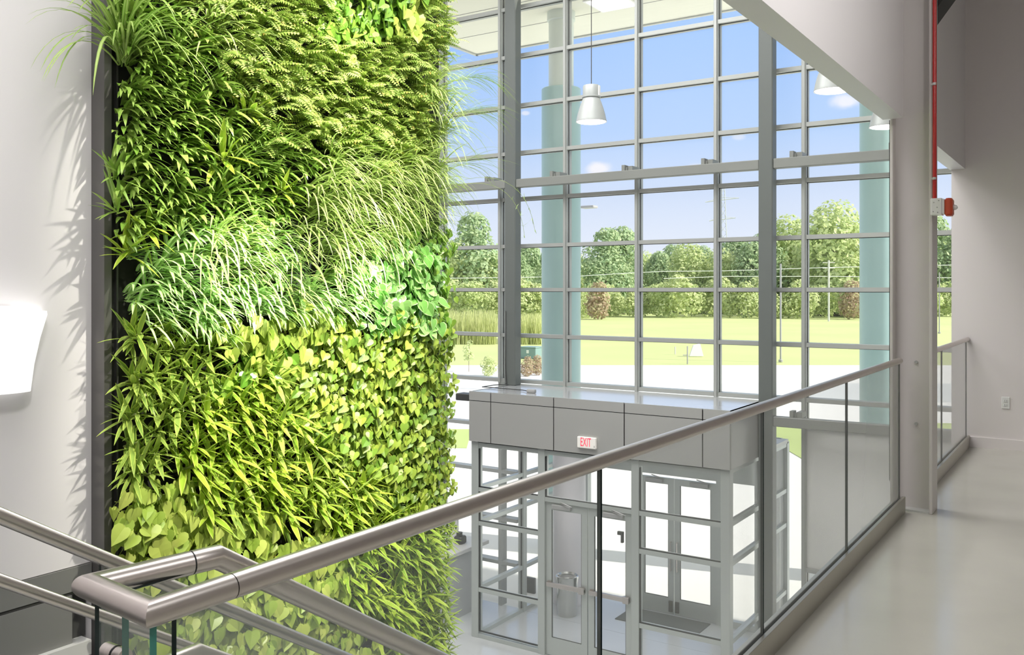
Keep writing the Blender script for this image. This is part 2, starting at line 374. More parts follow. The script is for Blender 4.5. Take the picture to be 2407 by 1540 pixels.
# ------------------------------------------------------------------ glass guardrail
RZ, RR = 1.05, 0.0212
XR, XG = -1.2, -1.205
C1 = on(357, 1442, z=RZ); C2 = on(213, 1379, z=RZ); C3 = on(509, 1309, z=RZ)
C1 = V((XR, C1.y, RZ))
s1 = on(539, 1378, z=RZ); s1 = V((XR, s1.y, RZ))
s2 = C2 + (C3 - C2) * 0.77
AD = V((C3.x - C2.x, C3.y - C2.y, 0)); AD = V((0, 1, -0.629))
r = empty('glass_guardrail', 'frameless glass guardrail with steel top rail along the walkway', 'guardrail', (XR, .9, 0), group=None); S = Sub(r)
S.add('top_rail', MB().tube([(XR, 6.62, RZ), s1 + V((0, .0015, 0))], RR, 28), M['steel'], smooth='auto')
S.add('return_rail', MB().tube([s1 - V((0, .0005, 0)), C1, C2, s2], RR, 28), M['steel'], smooth='auto', label='mitred rail end turning back to the stair rail')
S.add('rail_joint', MB().tube([s1 + V((0, .003, 0)), s1 - V((0, .003, 0))], RR * .93, 20), M['black'])
S.add('rail_joint', MB().tube([s2 - (C3 - C2).normalized() * .001, s2 + (C3 - C2).normalized() * .003], RR * .97, 20), M['black'])
sh = S.add('base_shoe', MB().box(-1.234, -1.214, .70, 6.70, 0, .11, bev=.002).box(-1.197, -1.177, .70, 6.70, 0, .11, bev=.002).box(-1.214, -1.197, .70, 6.70, 0, .08), M['shoe'])
S.add('gasket', MB().box(-1.2145, -1.2115, .70, 6.70, .08, .109).box(-1.1985, -1.1965, .70, 6.70, .08, .109), M['black'], parent=sh)
PY = [.875, 2.274, 3.708, 5.145, 6.63]
def glass_panel(S, pts, axis, t, name='glass_panel', edges=True, m='guard'):
    """flat polygon pts (2-D in Y,Z) as a slab of thickness t at x=axis; green cut edges"""
    mb = MB(); k = len(pts); n = 0
    mb.v = [(axis - t / 2, p[0], p[1]) for p in pts] + [(axis + t / 2, p[0], p[1]) for p in pts]
    mb.face(tuple(range(k - 1, -1, -1))); mb.face(tuple(range(k, 2 * k)))
    for i in range(k):
        j = (i + 1) % k; mb.face((i, j, k + j, k + i), None, 1)
    return S.add(name, mb, [M[m], M['gedged']])
for i in range(4):
    glass_panel(S, [(PY[i] + .004, .08), (PY[i + 1] - .004, .08), (PY[i + 1] - .004, RZ - .01), (PY[i] + .004, RZ - .01)], XG, .012)
mb = MB().box(-1.278, -1.208, C1.y + .003, C1.y + .015, -.3, RZ - .012)
mb.mi = [1 if i in (3, 5) else 0 for i in range(6)]
S.add('glass_panel', mb, [M['guard'], M['gedge']], label='narrow return panel with green edges')
# second guardrail past the column
r = empty('glass_guardrail', 'short glass guardrail between the grey column and the end wall', 'guardrail', (XR, 7.0, 0)); S = Sub(r)
S.add('top_rail', MB().tube([(XR + .035, 6.98, RZ), (XR + .035, 9.855, RZ)], RR, 24), M['steel'], smooth='auto')
sh = S.add('base_shoe', MB().box(-1.205, -1.185, 6.96, 9.85, 0, .11, bev=.002).box(-1.165, -1.143, 6.96, 9.85, 0, .11, bev=.002).box(-1.185, -1.165, 6.96, 9.85, 0, .08), M['shoe'])
yj = on(2213, 900, x=-1.175).y
glass_panel(S, [(6.99, .08), (yj - .003, .08), (yj - .003, RZ - .01), (6.99, RZ - .01)], -1.175, .012)
glass_panel(S, [(yj + .003, .08), (9.82, .08), (9.82, RZ - .01), (yj + .003, RZ - .01)], -1.175, .012)

# ------------------------------------------------------------------ stair with two railings
XA = C3.x; XCf = -2.47; SL = 0.629
def zA(y): return RZ - SL * (y - C3.y)
yE = 6.3
r = empty('stair_railing', 'near stair railing sloping down behind the guardrail glass', 'stair railing', (XA, C3.y, 0)); S = Sub(r)
S.add('top_rail', MB().tube([s2 + (C3 - C2).normalized() * .003, C3, (XA, yE, zA(yE))], RR, 28), M['steel'], smooth='auto')
yb = on(228, 1460, x=XA).y
glass_panel(S, [(yb, -.35), (yb + .35, -.45), (C3.y + .9, zA(C3.y + .9) - 1.15), (C3.y + .9, zA(C3.y + .9) - .012), (C3.y, RZ - .012), (yb, RZ - .012)], XA, .012)
glass_panel(S, [(C3.y + .91, zA(C3.y + .91) - 1.15), (3.6, zA(3.6) - 1.15), (3.6, zA(3.6) - .012), (C3.y + .91, zA(C3.y + .91) - .012)], XA, .012)
glass_panel(S, [(3.61, zA(3.61) - 1.15), (yE, zA(yE) - 1.15), (yE, zA(yE) - .012), (3.61, zA(3.61) - .012)], XA, .012)
XH = XA - .065
h1 = on(463, 1534, x=XH); hz = h1.z; h0 = V((XH, yb + .06, hz))
hr = S.add('handrail', MB().tube([h0, h1, (XH, yE, hz - SL * (yE - h1.y))], .017, 20), M['steel'], smooth='auto', label='thinner inner handrail')
ct = on(275, 1538, x=XA + .01)
S.add('glass_clamp', MB().tube([ct - V((.03, 0, 0)), ct + V((.022, 0, 0))], .0135, 20), M['steel'], smooth='auto')
S.add('clamp_gasket', MB().tube([ct + V((-.002, 0, 0)), ct + V((.002, 0, 0))], .0142, 20), M['black'])
for y in (1.35, 2.3, 3.4, 4.6):
    z = hz - SL * max(0, y - h1.y)
    S.add('bracket', MB().tube([(XA, y, z - .05), (XH, y, z - .05), (XH, y, z)], .006, 8), M['steel'])
# far railing
def zC(y): return 1.727 - SL * y
r = empty('stair_railing', 'far stair railing with double rails crossing in front of the white wall', 'stair railing', (XCf, 1, 0)); S = Sub(r)
S.add('top_rail', MB().tube([(XCf, .2, zC(1.05)), (XCf, 1.05, zC(1.05)), (XCf, yE, zC(yE))], RR, 24), M['steel'], smooth='auto')
XB = XCf + .055; zb = 1.555
hr = S.add('handrail', MB().tube([(XB, .2, zb - SL * 1.05), (XB, 1.05, zb - SL * 1.05), (XB, yE, zb - SL * yE)], .0165, 20), M['steel'], smooth='auto', label='thinner lower handrail')
for y in (1.9, 3.2, 4.6):
    S.add('bracket', MB().tube([(XCf, y, zb - SL * y - .05), (XB, y, zb - SL * y - .05), (XB, y, zb - SL * y)], .006, 8), M['steel'])
for ya, yb_ in ((1.55, 2.9), (2.91, 4.3), (4.31, yE)):
    glass_panel(S, [(ya, zC(ya) - 1.15), (yb_, zC(yb_) - 1.15), (yb_, zC(yb_) - .012), (ya, zC(ya) - .012)], XCf, .012)
# the flight itself
r = empty('staircase', 'straight stair flight descending beside the walkway', 'staircase', (-1.9, 1.0, -3.6)); S = Sub(r)
for x in (XA - .02, XCf + .02):
    mb = MB(); y0, y1 = .9, 6.6
    mb.v = [(x - .02, y0, .05), (x - .02, y0, -.28), (x - .02, y1, -.28 - SL * (y1 - y0) + .05), (x - .02, y1, .05 - SL * (y1 - y0) + .05)]
    mb.v = [(p[0], p[1], max(p[2], ZF)) for p in mb.v]; mb.v += [(x + .02, p[1], p[2]) for p in mb.v]
    for q in ((0, 1, 2, 3), (7, 6, 5, 4), (0, 4, 5, 1), (1, 5, 6, 2), (2, 6, 7, 3), (3, 7, 4, 0)): mb.face(q)
    S.add('stringer', mb, M['band'])
nst = 20; rise = 3.6 / (nst + 1)
for i in range(nst):
    z = -rise * (i + 1); y = 1.0 + i * rise / SL
    S.add('tread', B(XCf + .04, XA - .04, y, y + .29, z - .04, z, bev=.004), M['concrete'])
struct('floor_landing', B(-2.6, -1.235, -4, .98, -0.3, 0), M['concrete'], 'landing at the top of the stair', 'floor')

# ------------------------------------------------------------------ wall sconce (left picture edge)
p0 = on(2, 735, x=XL + .02)
r = empty('wall_sconce', 'glowing white tapered wall sconce on the left white wall', 'wall lamp', (XL, p0.y, 1.2)); S = Sub(r)
yc = p0.y; zt = on(90, 732, x=XL + .1).z; zb_ = on(60, 923, x=XL + .1).z
mb = MB(); rows = [(zt, .228, .13), (zt - .02, .23, .131), ((zt * 2 + zb_) / 3, .195, .115), ((zt + zb_ * 2) / 3, .165, .10), (zb_ + .02, .15, .092), (zb_, .148, .09)]
K = 14
for z, hw, dp in rows:
    for j in range(K + 1):
        t = math.pi * j / K; mb.v.append((XL + .004 + dp * math.sin(t) ** .6, yc - hw * math.cos(t), z))
for i in range(len(rows) - 1):
    for j in range(K):
        a = i * (K + 1) + j; mb.face((a, a + 1, a + K + 2, a + K + 1))
mb.face(tuple(range(K, -1, -1))); mb.face(tuple((len(rows) - 1) * (K + 1) + j for j in range(K + 1)))
S.add('shade', mb, M['sconce'], smooth='auto')
S.add('back_plate', B(XL, XL + .012, yc - .06, yc + .06, zb_ + .05, zt + .03), M['white'])

# ------------------------------------------------------------------ curtain wall
XM = [-9.50, -8.28, -7.06, -5.84, -4.62, -3.40, -2.18, -1.31]
ZT = [6.07, 5.29, 4.49, 3.73, 2.99, 2.235, 1.535, 0.80, 0.067]
TOPS = [ZC] + ZT
def bay(i, x0, x1, levels, label, zlow, panel=None):
    r = empty('window_%d' % i, label, 'window', (x0, YW, zlow), kind='structure'); S = Sub(r)
    mw = .032
    S.add('mullion', MB().box(x0 - mw, x0 + mw, YW - .02, YW + .14, zlow, ZC, bev=.003).box(x0 - .02, x0 + .02, YW - .045, YW - .02, zlow, ZC), M['alu'])
    for z in levels:
        S.add('transom', MB().box(x0 + mw, x1 - mw, YW - .02, YW + .14, z - .028, z + .028), M['alu'])
    L = sorted(levels + [zlow, ZC])
    for a, b in zip(L[:-1], L[1:]):
        if b - a < .1: continue
        if panel and panel[0] - .01 <= a and b <= panel[1] + .01:
            S.add('spandrel_panel', B(x0 + mw, x1 - mw, YW + .03, YW + .06, a + .02, b - .02), M['panelgrey'])
        else:
            S.add('glass_pane', B(x0 + mw, x1 - mw, YW + .05, YW + .056, a + .028, b - .028), M['glass'])
        S.add('glazing_bead', MB().box(x0 + mw, x0 + mw + .008, YW + .035, YW + .05, a + .028, b - .028).box(x1 - mw - .008, x1 - mw, YW + .035, YW + .05, a + .028, b - .028).box(x0 + mw, x1 - mw, YW + .035, YW + .05, b - .036, b - .028), M['dark'])
    return r
low = [-0.68, -1.42, -2.19, -2.9]
nm = ['window bay hidden mostly behind the plants', 'window bay left of the left dark steel column', 'window bay in front of the pale round outdoor column',
      'window bay behind the hanging lamp', 'window bay with the distant pylon', 'window bay with the right dark steel column', 'tall window bay with the spandrel panel beside the grey column', 'narrow window bay behind the grey column']
for i in range(7):
    x0, x1 = XM[i], XM[i + 1]
    if i < 1:
        bay(i + 1, x0, x1, ZT + low, nm[i], ZF)
    elif i < 5:
        bay(i + 1, x0, x1, ZT, nm[i], 0.03)
    else:
        bay(i + 1, x0, x1, ZT + [-0.27, -2.19], nm[i], ZF, panel=(-2.19, -.27))
# lower part of bay 2 left of the vestibule
r = empty('window_8', 'low window strip beside the left end of the entrance vestibule', 'window', (-8.28, YW, ZF), kind='structure'); S = Sub(r)
S.add('mullion', B(-8.31, -8.25, YW - .02, YW + .14, ZF, .03), M['alu'])
for z in low: S.add('transom', B(-8.25, -7.95, YW - .02, YW + .14, z - .028, z + .028), M['alu'])
S.add('glass_pane', B(-8.25, -7.95, YW + .05, YW + .056, ZF, .03), M['glass'])

# girts with clips, dark steel columns
GY = 11.93
gz = 3.20
def clip_pair(S, x, z):
    o = S.add('clip', MB().box(x - .105, x - .055, GY - .03, GY + .10, z, z + .085).box(x - .03, x + .045, GY + .02, YW - .03, z, z + .07).box(x - .055, x - .03, GY + .0, GY + .03, z, z + .055), M['girt'])
XC1 = on(1198, 600, y=11.85).x; XC2 = on(1799, 600, y=11.85).x
for nme, xa, xb, lab, cl in (('girt', -11, XC1 - .1, 'grey horizontal steel girt left of the left dark column', [-8.28, -9.5]),
                             ('girt', XC1 + .1, XC2 - .095, 'grey horizontal steel girt between the two dark columns', [-7.06, -5.84, -4.62]),
                             ('girt', XC2 + .095, -1.32, 'grey horizontal steel girt right of the right dark column', [-3.40, -2.18])):
    r = empty(nme, lab, 'beam', ((xa + xb) / 2, GY, gz), kind='structure'); S = Sub(r)
    S.add('tube', B(xa, xb, GY - .06, GY + .06, gz - .065, gz + .065, bev=.008), M['girt'])
    for x in cl: clip_pair(S, x, gz + .065)
r = empty('girt', 'low grey steel girt at the top of the spandrel panel', 'beam', (-2.5, GY, -.2), kind='structure'); S = Sub(r)
S.add('tube', B(XC2 + .095, -1.32, GY - .06, GY + .06, -.27, -.14, bev=.008), M['girt'])
clip_pair(S, -3.40, -.14)
r = tag(B(XC1 - .1, XC1 + .1, 11.85, 12.03, .03, ZC, bev=.012).build('steel_column', M['darkcol']), 'left dark grey steel column standing on the vestibule roof', 'column', kind='structure')
r = tag(B(XC2 - .095, XC2 + .095, 11.85, 12.03, ZF, ZC, bev=.012).build('steel_column', M['darkcol']), 'right dark grey steel column beside the end of the vestibule', 'column', kind='structure')

# ------------------------------------------------------------------ entrance vestibule
YV = 10.83; VX0, VX1 = -7.92, XC2 - .11; YO = 13.35
r = empty('entrance_vestibule', 'grey metal clad entrance vestibule with glazed walls under an exit sign', 'vestibule', (VX0, YV, ZF), kind='structure'); S = Sub(r)
S.add('roof', B(VX0, VX1, YV + .03, YW - .03, -.08, .03), M['fasciatop'])
JX = [VX0, -7.524, -6.459, -5.372, -4.28, VX1]
for a, b in zip(JX[:-1], JX[1:]):
    S.add('cap_panel', B(a + .008, b - .008, YV, YV + .03, -.095, .036), M['fascia'])
    S.add('fascia_panel', B(a + .008, b - .008, YV, YV + .03, -.70, -.105), M['fascia'])
S.add('fascia_backing', B(VX0 + .01, VX1 - .01, YV + .012, YV + .05, -.70, .02), M['gap'])
S.add('fascia_panel', B(VX1 - .03, VX1, YV + .03, YW - .05, -.70, .03), M['fascia'])
S.add('fascia_panel', B(VX0, VX0 + .03, YV + .03, YW - .05, -.70, .03), M['fascia'])
S.add('soffit', B(VX0 + .03, VX1 - .03, YV + .05, YO, -.72, -.66), M['fascia'])
for x in (VX0 + .02, VX1 - .14):
    S.add('corner_post', B(x, x + .12, YV + .04, YV + .16, ZF, -.70, bev=.004), M['aluv'])
DX0 = on(1277, 1300, y=YV + .1).x; DX1 = on(1497, 1300, y=YV + .1).x
for x in (DX0, DX1): S.add('post', B(x - .055, x + .055, YV + .04, YV + .16, ZF, -.70, bev=.004), M['aluv'])
xa, xb = VX0 + .14, DX0 - .055
zs = (-1.41, -1.91, -2.89)
for (xa, xb, lv) in ((VX0 + .14, DX0 - .055, zs), (DX1 + .055, VX1 - .14, zs), (DX0 + .055, DX1 - .055, (-1.41,))):
    for z in lv: S.add('transom', B(xa, xb, YV + .05, YV + .15, z - .03, z + .03), M['aluv'])
    S.add('head_rail', B(xa, xb, YV + .05, YV + .15, -.78, -.70), M['aluv'])
    if len(lv) > 1:
        S.add('sill_rail', B(xa, xb, YV + .05, YV + .15, ZF, ZF + .06), M['aluv'])
    L = [-.78] + list(lv) + ([ZF + .06] if len(lv) > 1 else [])
    for a, b in zip(L[:-1], L[1:]):
        S.add('glass_pane', B(xa, xb, YV + .095, YV + .103, b + .03, a - .03 if a != -.78 else a), M['glassv'])
        S.add('glazing_bead', MB().box(xa, xa + .012, YV + .062, YV + .094, b + .03, a - .03).box(xb - .010, xb, YV + .07, YV + .094, b + .03, a - .03).box(xa, xb, YV + .062, YV + .094, b + .03, b + .042), M['black'])
# side walls (between front corner and window plane, then on to the outer doors)
for sx, lab in ((VX0 + .08, 0), (VX1 - .08, 1)):
    for y in (YW - .02, YO):
        S.add('post', B(sx - .05, sx + .05, y - .05, y + .05, ZF, -.70), M['aluv'])
    for (ya, yb_) in ((YV + .16, YW - .07), (YW + .03, YO - .05)):
        for z in (-.74, -1.41, -1.91, -2.89, ZF + .03):
            S.add('transom', B(sx - .04, sx + .04, ya, yb_, z - .03, z + .03), M['aluv'])
        S.add('glass_pane', B(sx - .004, sx + .004, ya, yb_, ZF + .06, -.77), M['glassv'])
        if lab == 0:
            S.add('glazing_bead', MB().box(sx + .004, sx + .02, yb_ - .012, yb_, ZF + .06, -.77), M['dark'])
# outer wall of the vestibule
OX = [on(px, 1200, y=YO).x for px in (1500, 1586, 1690)]
OXL = on(1380, 1200, y=YO).x
S.add('outer_head', B(VX0 + .13, VX1 - .13, YO - .05, YO + .05, -1.40, -.66), M['aluv'])
S.add('outer_transom_glass', B(OX[0], OX[2], YO + .051, YO + .055, -1.30, -.72), M['glassv'])
S.add('outer_panel', B(VX0 + .13, OXL - .35, YO - .03, YO + .03, ZF, -1.40), M['wall'])
for x in (OXL, OX[0] - .02, OX[2] + .02, VX1 - .2):
    S.add('post', B(x - .045, x + .045, YO - .06, YO + .06, ZF, -.70), M['aluv'])
S.add('glass_pane', B(OX[2] + .065, VX1 - .24, YO - .004, YO + .004, ZF + .05, -1.40), M['glassv'])
S.add('glass_pane', B(OXL + .045, OX[0] - .07, YO - .004, YO + .004, ZF + .05, -1.40), M['glassv'])
S.add('sill_rail', B(OX[2], VX1 - .13, YO - .05, YO + .05, ZF, ZF + .10), M['aluv'])
S.add('floor_pad', B(VX0, VX1, YW, YO + .1, ZF - .2, ZF + .002), M['concrete_low'])

def glazed_door(n, x0, x1, y, label, hinge_left, push=True, out=False, closer=True):
    r = empty('door_%d' % n, label, 'door', ((x0 + x1) / 2, y, ZF), kind='structure'); S = Sub(r)
    st = .095; zt = -1.45; zb = ZF + .01
    S.add('door_frame', MB().box(x0 + .004, x0 + st, y - .022, y + .022, zb, zt).box(x1 - st, x1 - .004, y - .022, y + .022, zb, zt).box(x0 + st, x1 - st, y - .022, y + .022, zt - .10, zt).box(x0 + st, x1 - st, y - .022, y + .022, zb, zb + .25), M['aluv'])
    S.add('glass_pane', B(x0 + st, x1 - st, y - .004, y + .004, zb + .25, zt - .10), M['glassv'])
    S.add('glazing_bead', MB().box(x0 + st, x0 + st + .008, y - .018, y - .005, zb + .25, zt - .1).box(x1 - st - .008, x1 - st, y - .018, y - .005, zb + .25, zt - .1).box(x0 + st, x1 - st, y - .018, y - .005, zb + .25, zb + .258), M['dark'])
    if push:
        S.add('push_bar', MB().box(x0 + .03, x1 - .03, y - .075, y - .03, -2.62, -2.56, bev=.008).box(x0 + .03, x0 + .09, y - .03, y - .02, -2.63, -2.55).box(x1 - .12, x1 - .03, y - .085, y - .02, -2.635, -2.545, bev=.006), M['steel'])
    if closer:
        xx = x0 + .12 if hinge_left else x1 - .42
        S.add('door_closer', MB().box(xx, xx + .30, y - .075, y - .022, zt - .075, zt - .015, bev=.006).tube([(xx + .15, y - .05, zt), (xx + .32, y - .15, zt + .02), (xx + .1, y - .03, zt + .03)], .008, 6), M['grey'])
    if out:
        xx = x1 - .05 if hinge_left else x0 + .05
        S.add('pull_handle', MB().tube([(xx, y - .022, -2.9), (xx, y - .06, -2.9), (xx, y - .06, -2.45), (xx, y - .022, -2.45)], .011, 8), M['steel'])
        S.add('lock_box', B(xx - .03, xx + .03, y - .05, y - .022, ZF + .05, ZF + .22), M['dark'])
    return S
DM = (DX0 + DX1) / 2
glazed_door(1, DX0 + .055, DM - .004, YV + .10, 'left leaf of the inner glass doors of the vestibule', True)
sd = glazed_door(2, DM + .004, DX1 - .055, YV + .10, 'right leaf of the inner glass doors of the vestibule', False)
hp = on(1462, 1257, y=YV + .06)
sd.add('lever_handle', MB().box(hp.x - .05, hp.x + .03, YV + .02, YV + .06, hp.z, hp.z + .045).box(hp.x, hp.x + .03, YV + .02, YV + .06, hp.z - .10, hp.z), M['dark'])
glazed_door(3, OX[0] + .03, OX[1] - .004, YO, 'left leaf of the outer glass doors of the vestibule', True, push=False, out=True)
glazed_door(4, OX[1] + .004, OX[2] - .03, YO, 'right leaf of the outer glass doors of the vestibule', False, push=False, out=True)

# exit sign on the fascia
e0 = on(1357.5, 1036, y=YV - .03); e1 = on(1401, 1046, y=YV - .03)
zt_ = on(1357.5, 1026, y=YV - .04).z; zb2 = on(1357.5, 1052, y=YV - .04).z
r = empty('exit_sign', 'white exit sign with red letters on the vestibule fascia', 'exit sign', ((e0.x + e1.x) / 2, YV, zb2)); S = Sub(r)
S.add('housing', B(e0.x, e1.x, YV - .045, YV - .001, zb2, zt_, bev=.008), M['exitface'])
fc = bpy.data.curves.new('lettering', 'FONT'); fc.body = 'EXIT'; fc.align_x = 'CENTER'; fc.align_y = 'CENTER'; fc.extrude = .001; fc.size = 1
tmp = bpy.data.objects.new('tmp', fc); C.objects.link(tmp); bpy.context.view_layer.update()
me = bpy.data.meshes.new_from_object(tmp.evaluated_get(bpy.context.evaluated_depsgraph_get())); bpy.data.objects.remove(tmp)
me.name = 'lettering'; me.materials.clear(); me.materials.append(M['exitred'])
fo = bpy.data.objects.new('lettering', me); C.objects.link(fo); fo.parent = r
w_ = e1.x - e0.x; h_ = zt_ - zb2
fo.location = (-.008, -.0465, h_ * .52); fo.rotation_euler = (math.pi / 2, 0, 0); fo.scale = (w_ * .60 / 2.1, h_ * .78 / .70, 1)
S.add('arrow', MB().box(e1.x - .022, e1.x - .016, YV - .0465, YV - .045, zb2 + .02, zb2 + .045), M['dark'])

# things on the roof: cable with plug, black spotlight at the left end
pts = [on(px, py, z=.045) for px, py in ((1228, 917), (1190, 914), (1160, 911.5), (1134, 909.5))]
pl = on(1249, 921, z=.05)
r = empty('power_cable', 'power cable with grey plug lying on the vestibule roof', 'cable', tuple(pl)); S = Sub(r)
xm = pts[-1]
back = [on(px, py, z=.045) for px, py in ((1160, 905.5), (1185, 904))]
zc = XC1 - .11
S.add('cord', MB().tube([pl] + pts + back + [V((XC1 - .05, 11.835, .06)), V((XC1 - .07, 11.835, .3)), V((XC1 - .07, 11.84, 1.2))], .007, 8), M['dark'], smooth=True)
S.add('plug', B(pl.x - .07, pl.x + .07, pl.y - .035, pl.y + .035, .032, .085, bev=.012), M['grey'])
p1 = on(1075, 924, y=YV + .05); p2 = on(1089, 941, y=YV + .05)
tag(B(p1.x, VX0 - .002, YV, YV + .2, p2.z, p1.z, bev=.01).build('spotlight', M['dark']), 'small black spotlight at the left end of the vestibule roof', 'spotlight')

# inside the vestibule: mat, bin, heater, round column, desk beyond
def fl(px, py, z=ZF): return on(px, py, z=z)
poly = [fl(1449, 1454), fl(1632, 1501), fl(1676, 1463), fl(1492, 1424)]
q0 = poly[0]
xs_ = sorted(p.x for p in poly); ys_ = sorted(p.y for p in poly)
tag(B((xs_[0] + xs_[1]) / 2, (xs_[2] + xs_[3]) / 2, (ys_[0] + ys_[1]) / 2, min((ys_[2] + ys_[3]) / 2, YO - .08), ZF + .002, ZF + .014, bev=.004).build('entrance_mat', M['mat']), 'dark grey entrance mat inside the outer doors', 'mat')
bc = fl(1333, 1405)
bc = V((bc.x, min(bc.y, 12.42), ZF)); bc.x = on(1333, 1300, y=bc.y).x
r = empty('trash_can', 'round stainless trash can seen through the inner left door', 'trash can', (bc.x, bc.y, ZF + .002)); S = Sub(r)
S.add('body', MB().lathe([(0, .0), (.15, 0), (.155, .01), (.17, .55), (.178, .58), (.178, .62), (.165, .63), (.15, .60), (0, .58)], 28, (bc.x, bc.y, ZF + .002)), M['can'], smooth='auto')
S.add('liner', MB().tube([(bc.x - .15, bc.y, ZF + .615), (bc.x - .165, bc.y - .06, ZF + .60), (bc.x - .178, bc.y - .03, ZF + .45)], .012, 8), M['white'])
hx0 = on(1232, 1385, y=YO - .06).x; hx1 = on(1258, 1385, y=YO - .06).x
ha = on(1245, 1357, y=YO - .06).z; hb = on(1245, 1418, y=YO - .06).z
r = empty('wall_heater', 'dark wall heater low on the white vestibule wall', 'heater', ((hx0 + hx1) / 2, YO, hb)); S = Sub(r)
S.add('casing', B(hx0, hx1, YO - .09, YO - .032, hb, ha, bev=.006), M['dark'])
S.add('trim_edge', B(hx0 - .03, hx0 - .005, YO - .07, YO - .032, hb - .02, ha), M['grey'])

cc = on(1338, 1300, y=12.95)
tag(MB().lathe([(.27, ZF), (.27, -.72)], 40, (cc.x, cc.y, 0)).build('round_column', M['wall'], smooth=True), 'white round column standing behind the trash can', 'column', kind='structure')
# reception desk left of the vestibule seen through its glass side
dl = V((-8.9, 11.2, 0))
r = empty('reception_desk', 'stone topped desk seen through the left side of the vestibule', 'desk', (-9.2, 11.6, ZF)); S = Sub(r)
S.add('worktop', B(-9.9, -8.40, 10.9, 12.05, ZF + 1.02, ZF + 1.08, bev=.006), M['band_lt'])
S.add('front', B(-8.62, -8.50, 10.95, 12.0, ZF, ZF + 1.02), M['desk'])
S.add('end_panel', B(-9.9, -8.62, 10.95, 11.0, ZF, ZF + 1.02), M['dark'])
tag(MB().bevbox(-8.75, -8.60, 11.55, 11.72, ZF + 1.082, ZF + 1.20, .02).tube([(-8.68, 11.62, ZF + 1.2), (-8.68, 11.62, ZF + 1.26)], .05, 12).build('desk_phone', M['dark']), 'dark phone standing on the stone topped desk', 'phone')
tag(B(-9.25, -8.9, 11.85, 11.9, ZF + 1.082, ZF + 1.42, bev=.006).build('display_board', M['white']), 'white board standing on the stone topped desk', 'board')
tag(B(-8.72, -8.60, 11.2, 11.34, ZF + 1.082, ZF + 1.10, bev=.004).build('card_holder', M['dark']), 'small flat dark holder at the near end of the stone topped desk', 'holder')

# ------------------------------------------------------------------ pendant lamps
def lamp_mesh(root, c, D, z0, top):
    S = Sub(root); R = D / 2; k = D / .4
    S.add('shade', MB().lathe([(R, 0), (R * 1.0, .012 * k), (R * .97, .03 * k), (R * .90, .10 * k), (R * .80, .17 * k), (R * .66, .25 * k), (R * .56, .30 * k), (R * .54, .305 * k), (R * .54, .31 * k), (R * .5, .31 * k)], 36, (c[0], c[1], z0)), M['lampgrey'], smooth='auto')
    S.add('ballast_housing', MB().lathe([(R * .50, .31 * k), (R * .60, .315 * k), (R * .60, .335 * k), (R * .56, .34 * k), (R * .55, .46 * k), (R * .50, .475 * k), (R * .12, .48 * k), (0, .48 * k)], 28, (c[0], c[1], z0)), M['lampgrey'], smooth='auto')
    S.add('hinge', B(c[0] + R * .53, c[0] + R * .62, c[1] - .02, c[1] + .02, z0 + .33 * k, z0 + .46 * k, bev=.004), M['white'])
    S.add('lens', MB().lathe([(R * .97, .012 * k), (R * .9, -.004 * k), (R * .5, -.02 * k), (0, -.026 * k)], 32, (c[0], c[1], z0)), M['lampglow'], smooth=True)
    S.add('cord', MB().tube([(c[0], c[1], z0 + .47 * k), (c[0], c[1], top)], .006, 8), M['dark'])
l1 = on(1390, 287, y=10.4)
r = empty('pendant_lamp', 'grey bell pendant lamp hanging on a long cord before the windows', 'pendant lamp', (l1.x, l1.y, l1.z)); lamp_mesh(r, l1, .40, l1.z, ZC)
l2 = on(1957, 214, y=10.3)
r = empty('pendant_lamp', 'pendant lamp half hidden by the slanting edge of the white bulkhead', 'pendant lamp', (l2.x, l2.y, l2.z)); lamp_mesh(r, l2, .40, l2.z, ZC)
l3 = on(2081, 299, y=11.3)
r = empty('pendant_lamp', 'pendant lamp of which only the glowing lens shows under the bulkhead corner', 'pendant lamp', (l3.x, l3.y, l3.z)); lamp_mesh(r, l3, .36, l3.z, ZC)

# ------------------------------------------------------------------ living wall
XF = -4.72; Y0, Y1 = 3.02, 6.03
r = empty('plant_wall_frame', 'tall dark frame with black felt carrying the plant wall', 'plant wall frame', (XL, 2.99, ZF), kind='structure'); S = Sub(r)
S.add('side_frame', MB().box(XL, -4.675, 2.96, 2.975, ZF, ZC).box(-4.70, -4.668, 2.955, 3.0, ZF, ZC).box(XL, -4.70, 2.975, 3.02, ZF, ZC), M['frame'])
S.add('felt', B(XL, XF, Y0, Y1, ZF, ZC), M['felt'])
S.add('inner_rail', B(XF, XF + .02, Y0 + .03, Y0 + .042, ZF, ZC), M['dark'])

def rnd(a, b): return a + (b - a) * random.random()
PROF = {
    'strap': [(0, .7), (.25, 1), (.6, .9), (.85, .55), (1, .02)],
    'lance': [(0, .25), (.2, .75), (.45, 1), (.75, .62), (1, .02)],
}
def leafstrip(mb, o, d, L, Wd, droop, prof, seg=5, fold=.25, twist=0):
    d = d.normalized(); pos = V(o); rows = []
    step = L / seg
    for i in range(seg + 1):
        v = i / seg
        ps = PROF[prof]
        for (a, wa), (b, wb) in zip(ps[:-1], ps[1:]):
            if a <= v <= b: w = wa + (wb - wa) * (v - a) / (b - a); break
        side = d.cross(V((0, 0, 1)))
        if side.length < .15: side = d.cross(V((1, .3, 0)))
        side = side.normalized()
        nrm = side.cross(d).normalized()
        if twist: side = (side * math.cos(twist) + nrm * math.sin(twist)); nrm = side.cross(d).normalized()
        hw = Wd / 2 * w
        rows.append((pos - side * hw + nrm * hw * fold, pos, pos + side * hw + nrm * hw * fold, v))
        pos = pos + d * step
        d = (d + V((0, 0, -droop * step / .25))).normalized()
    mb.strip(rows)

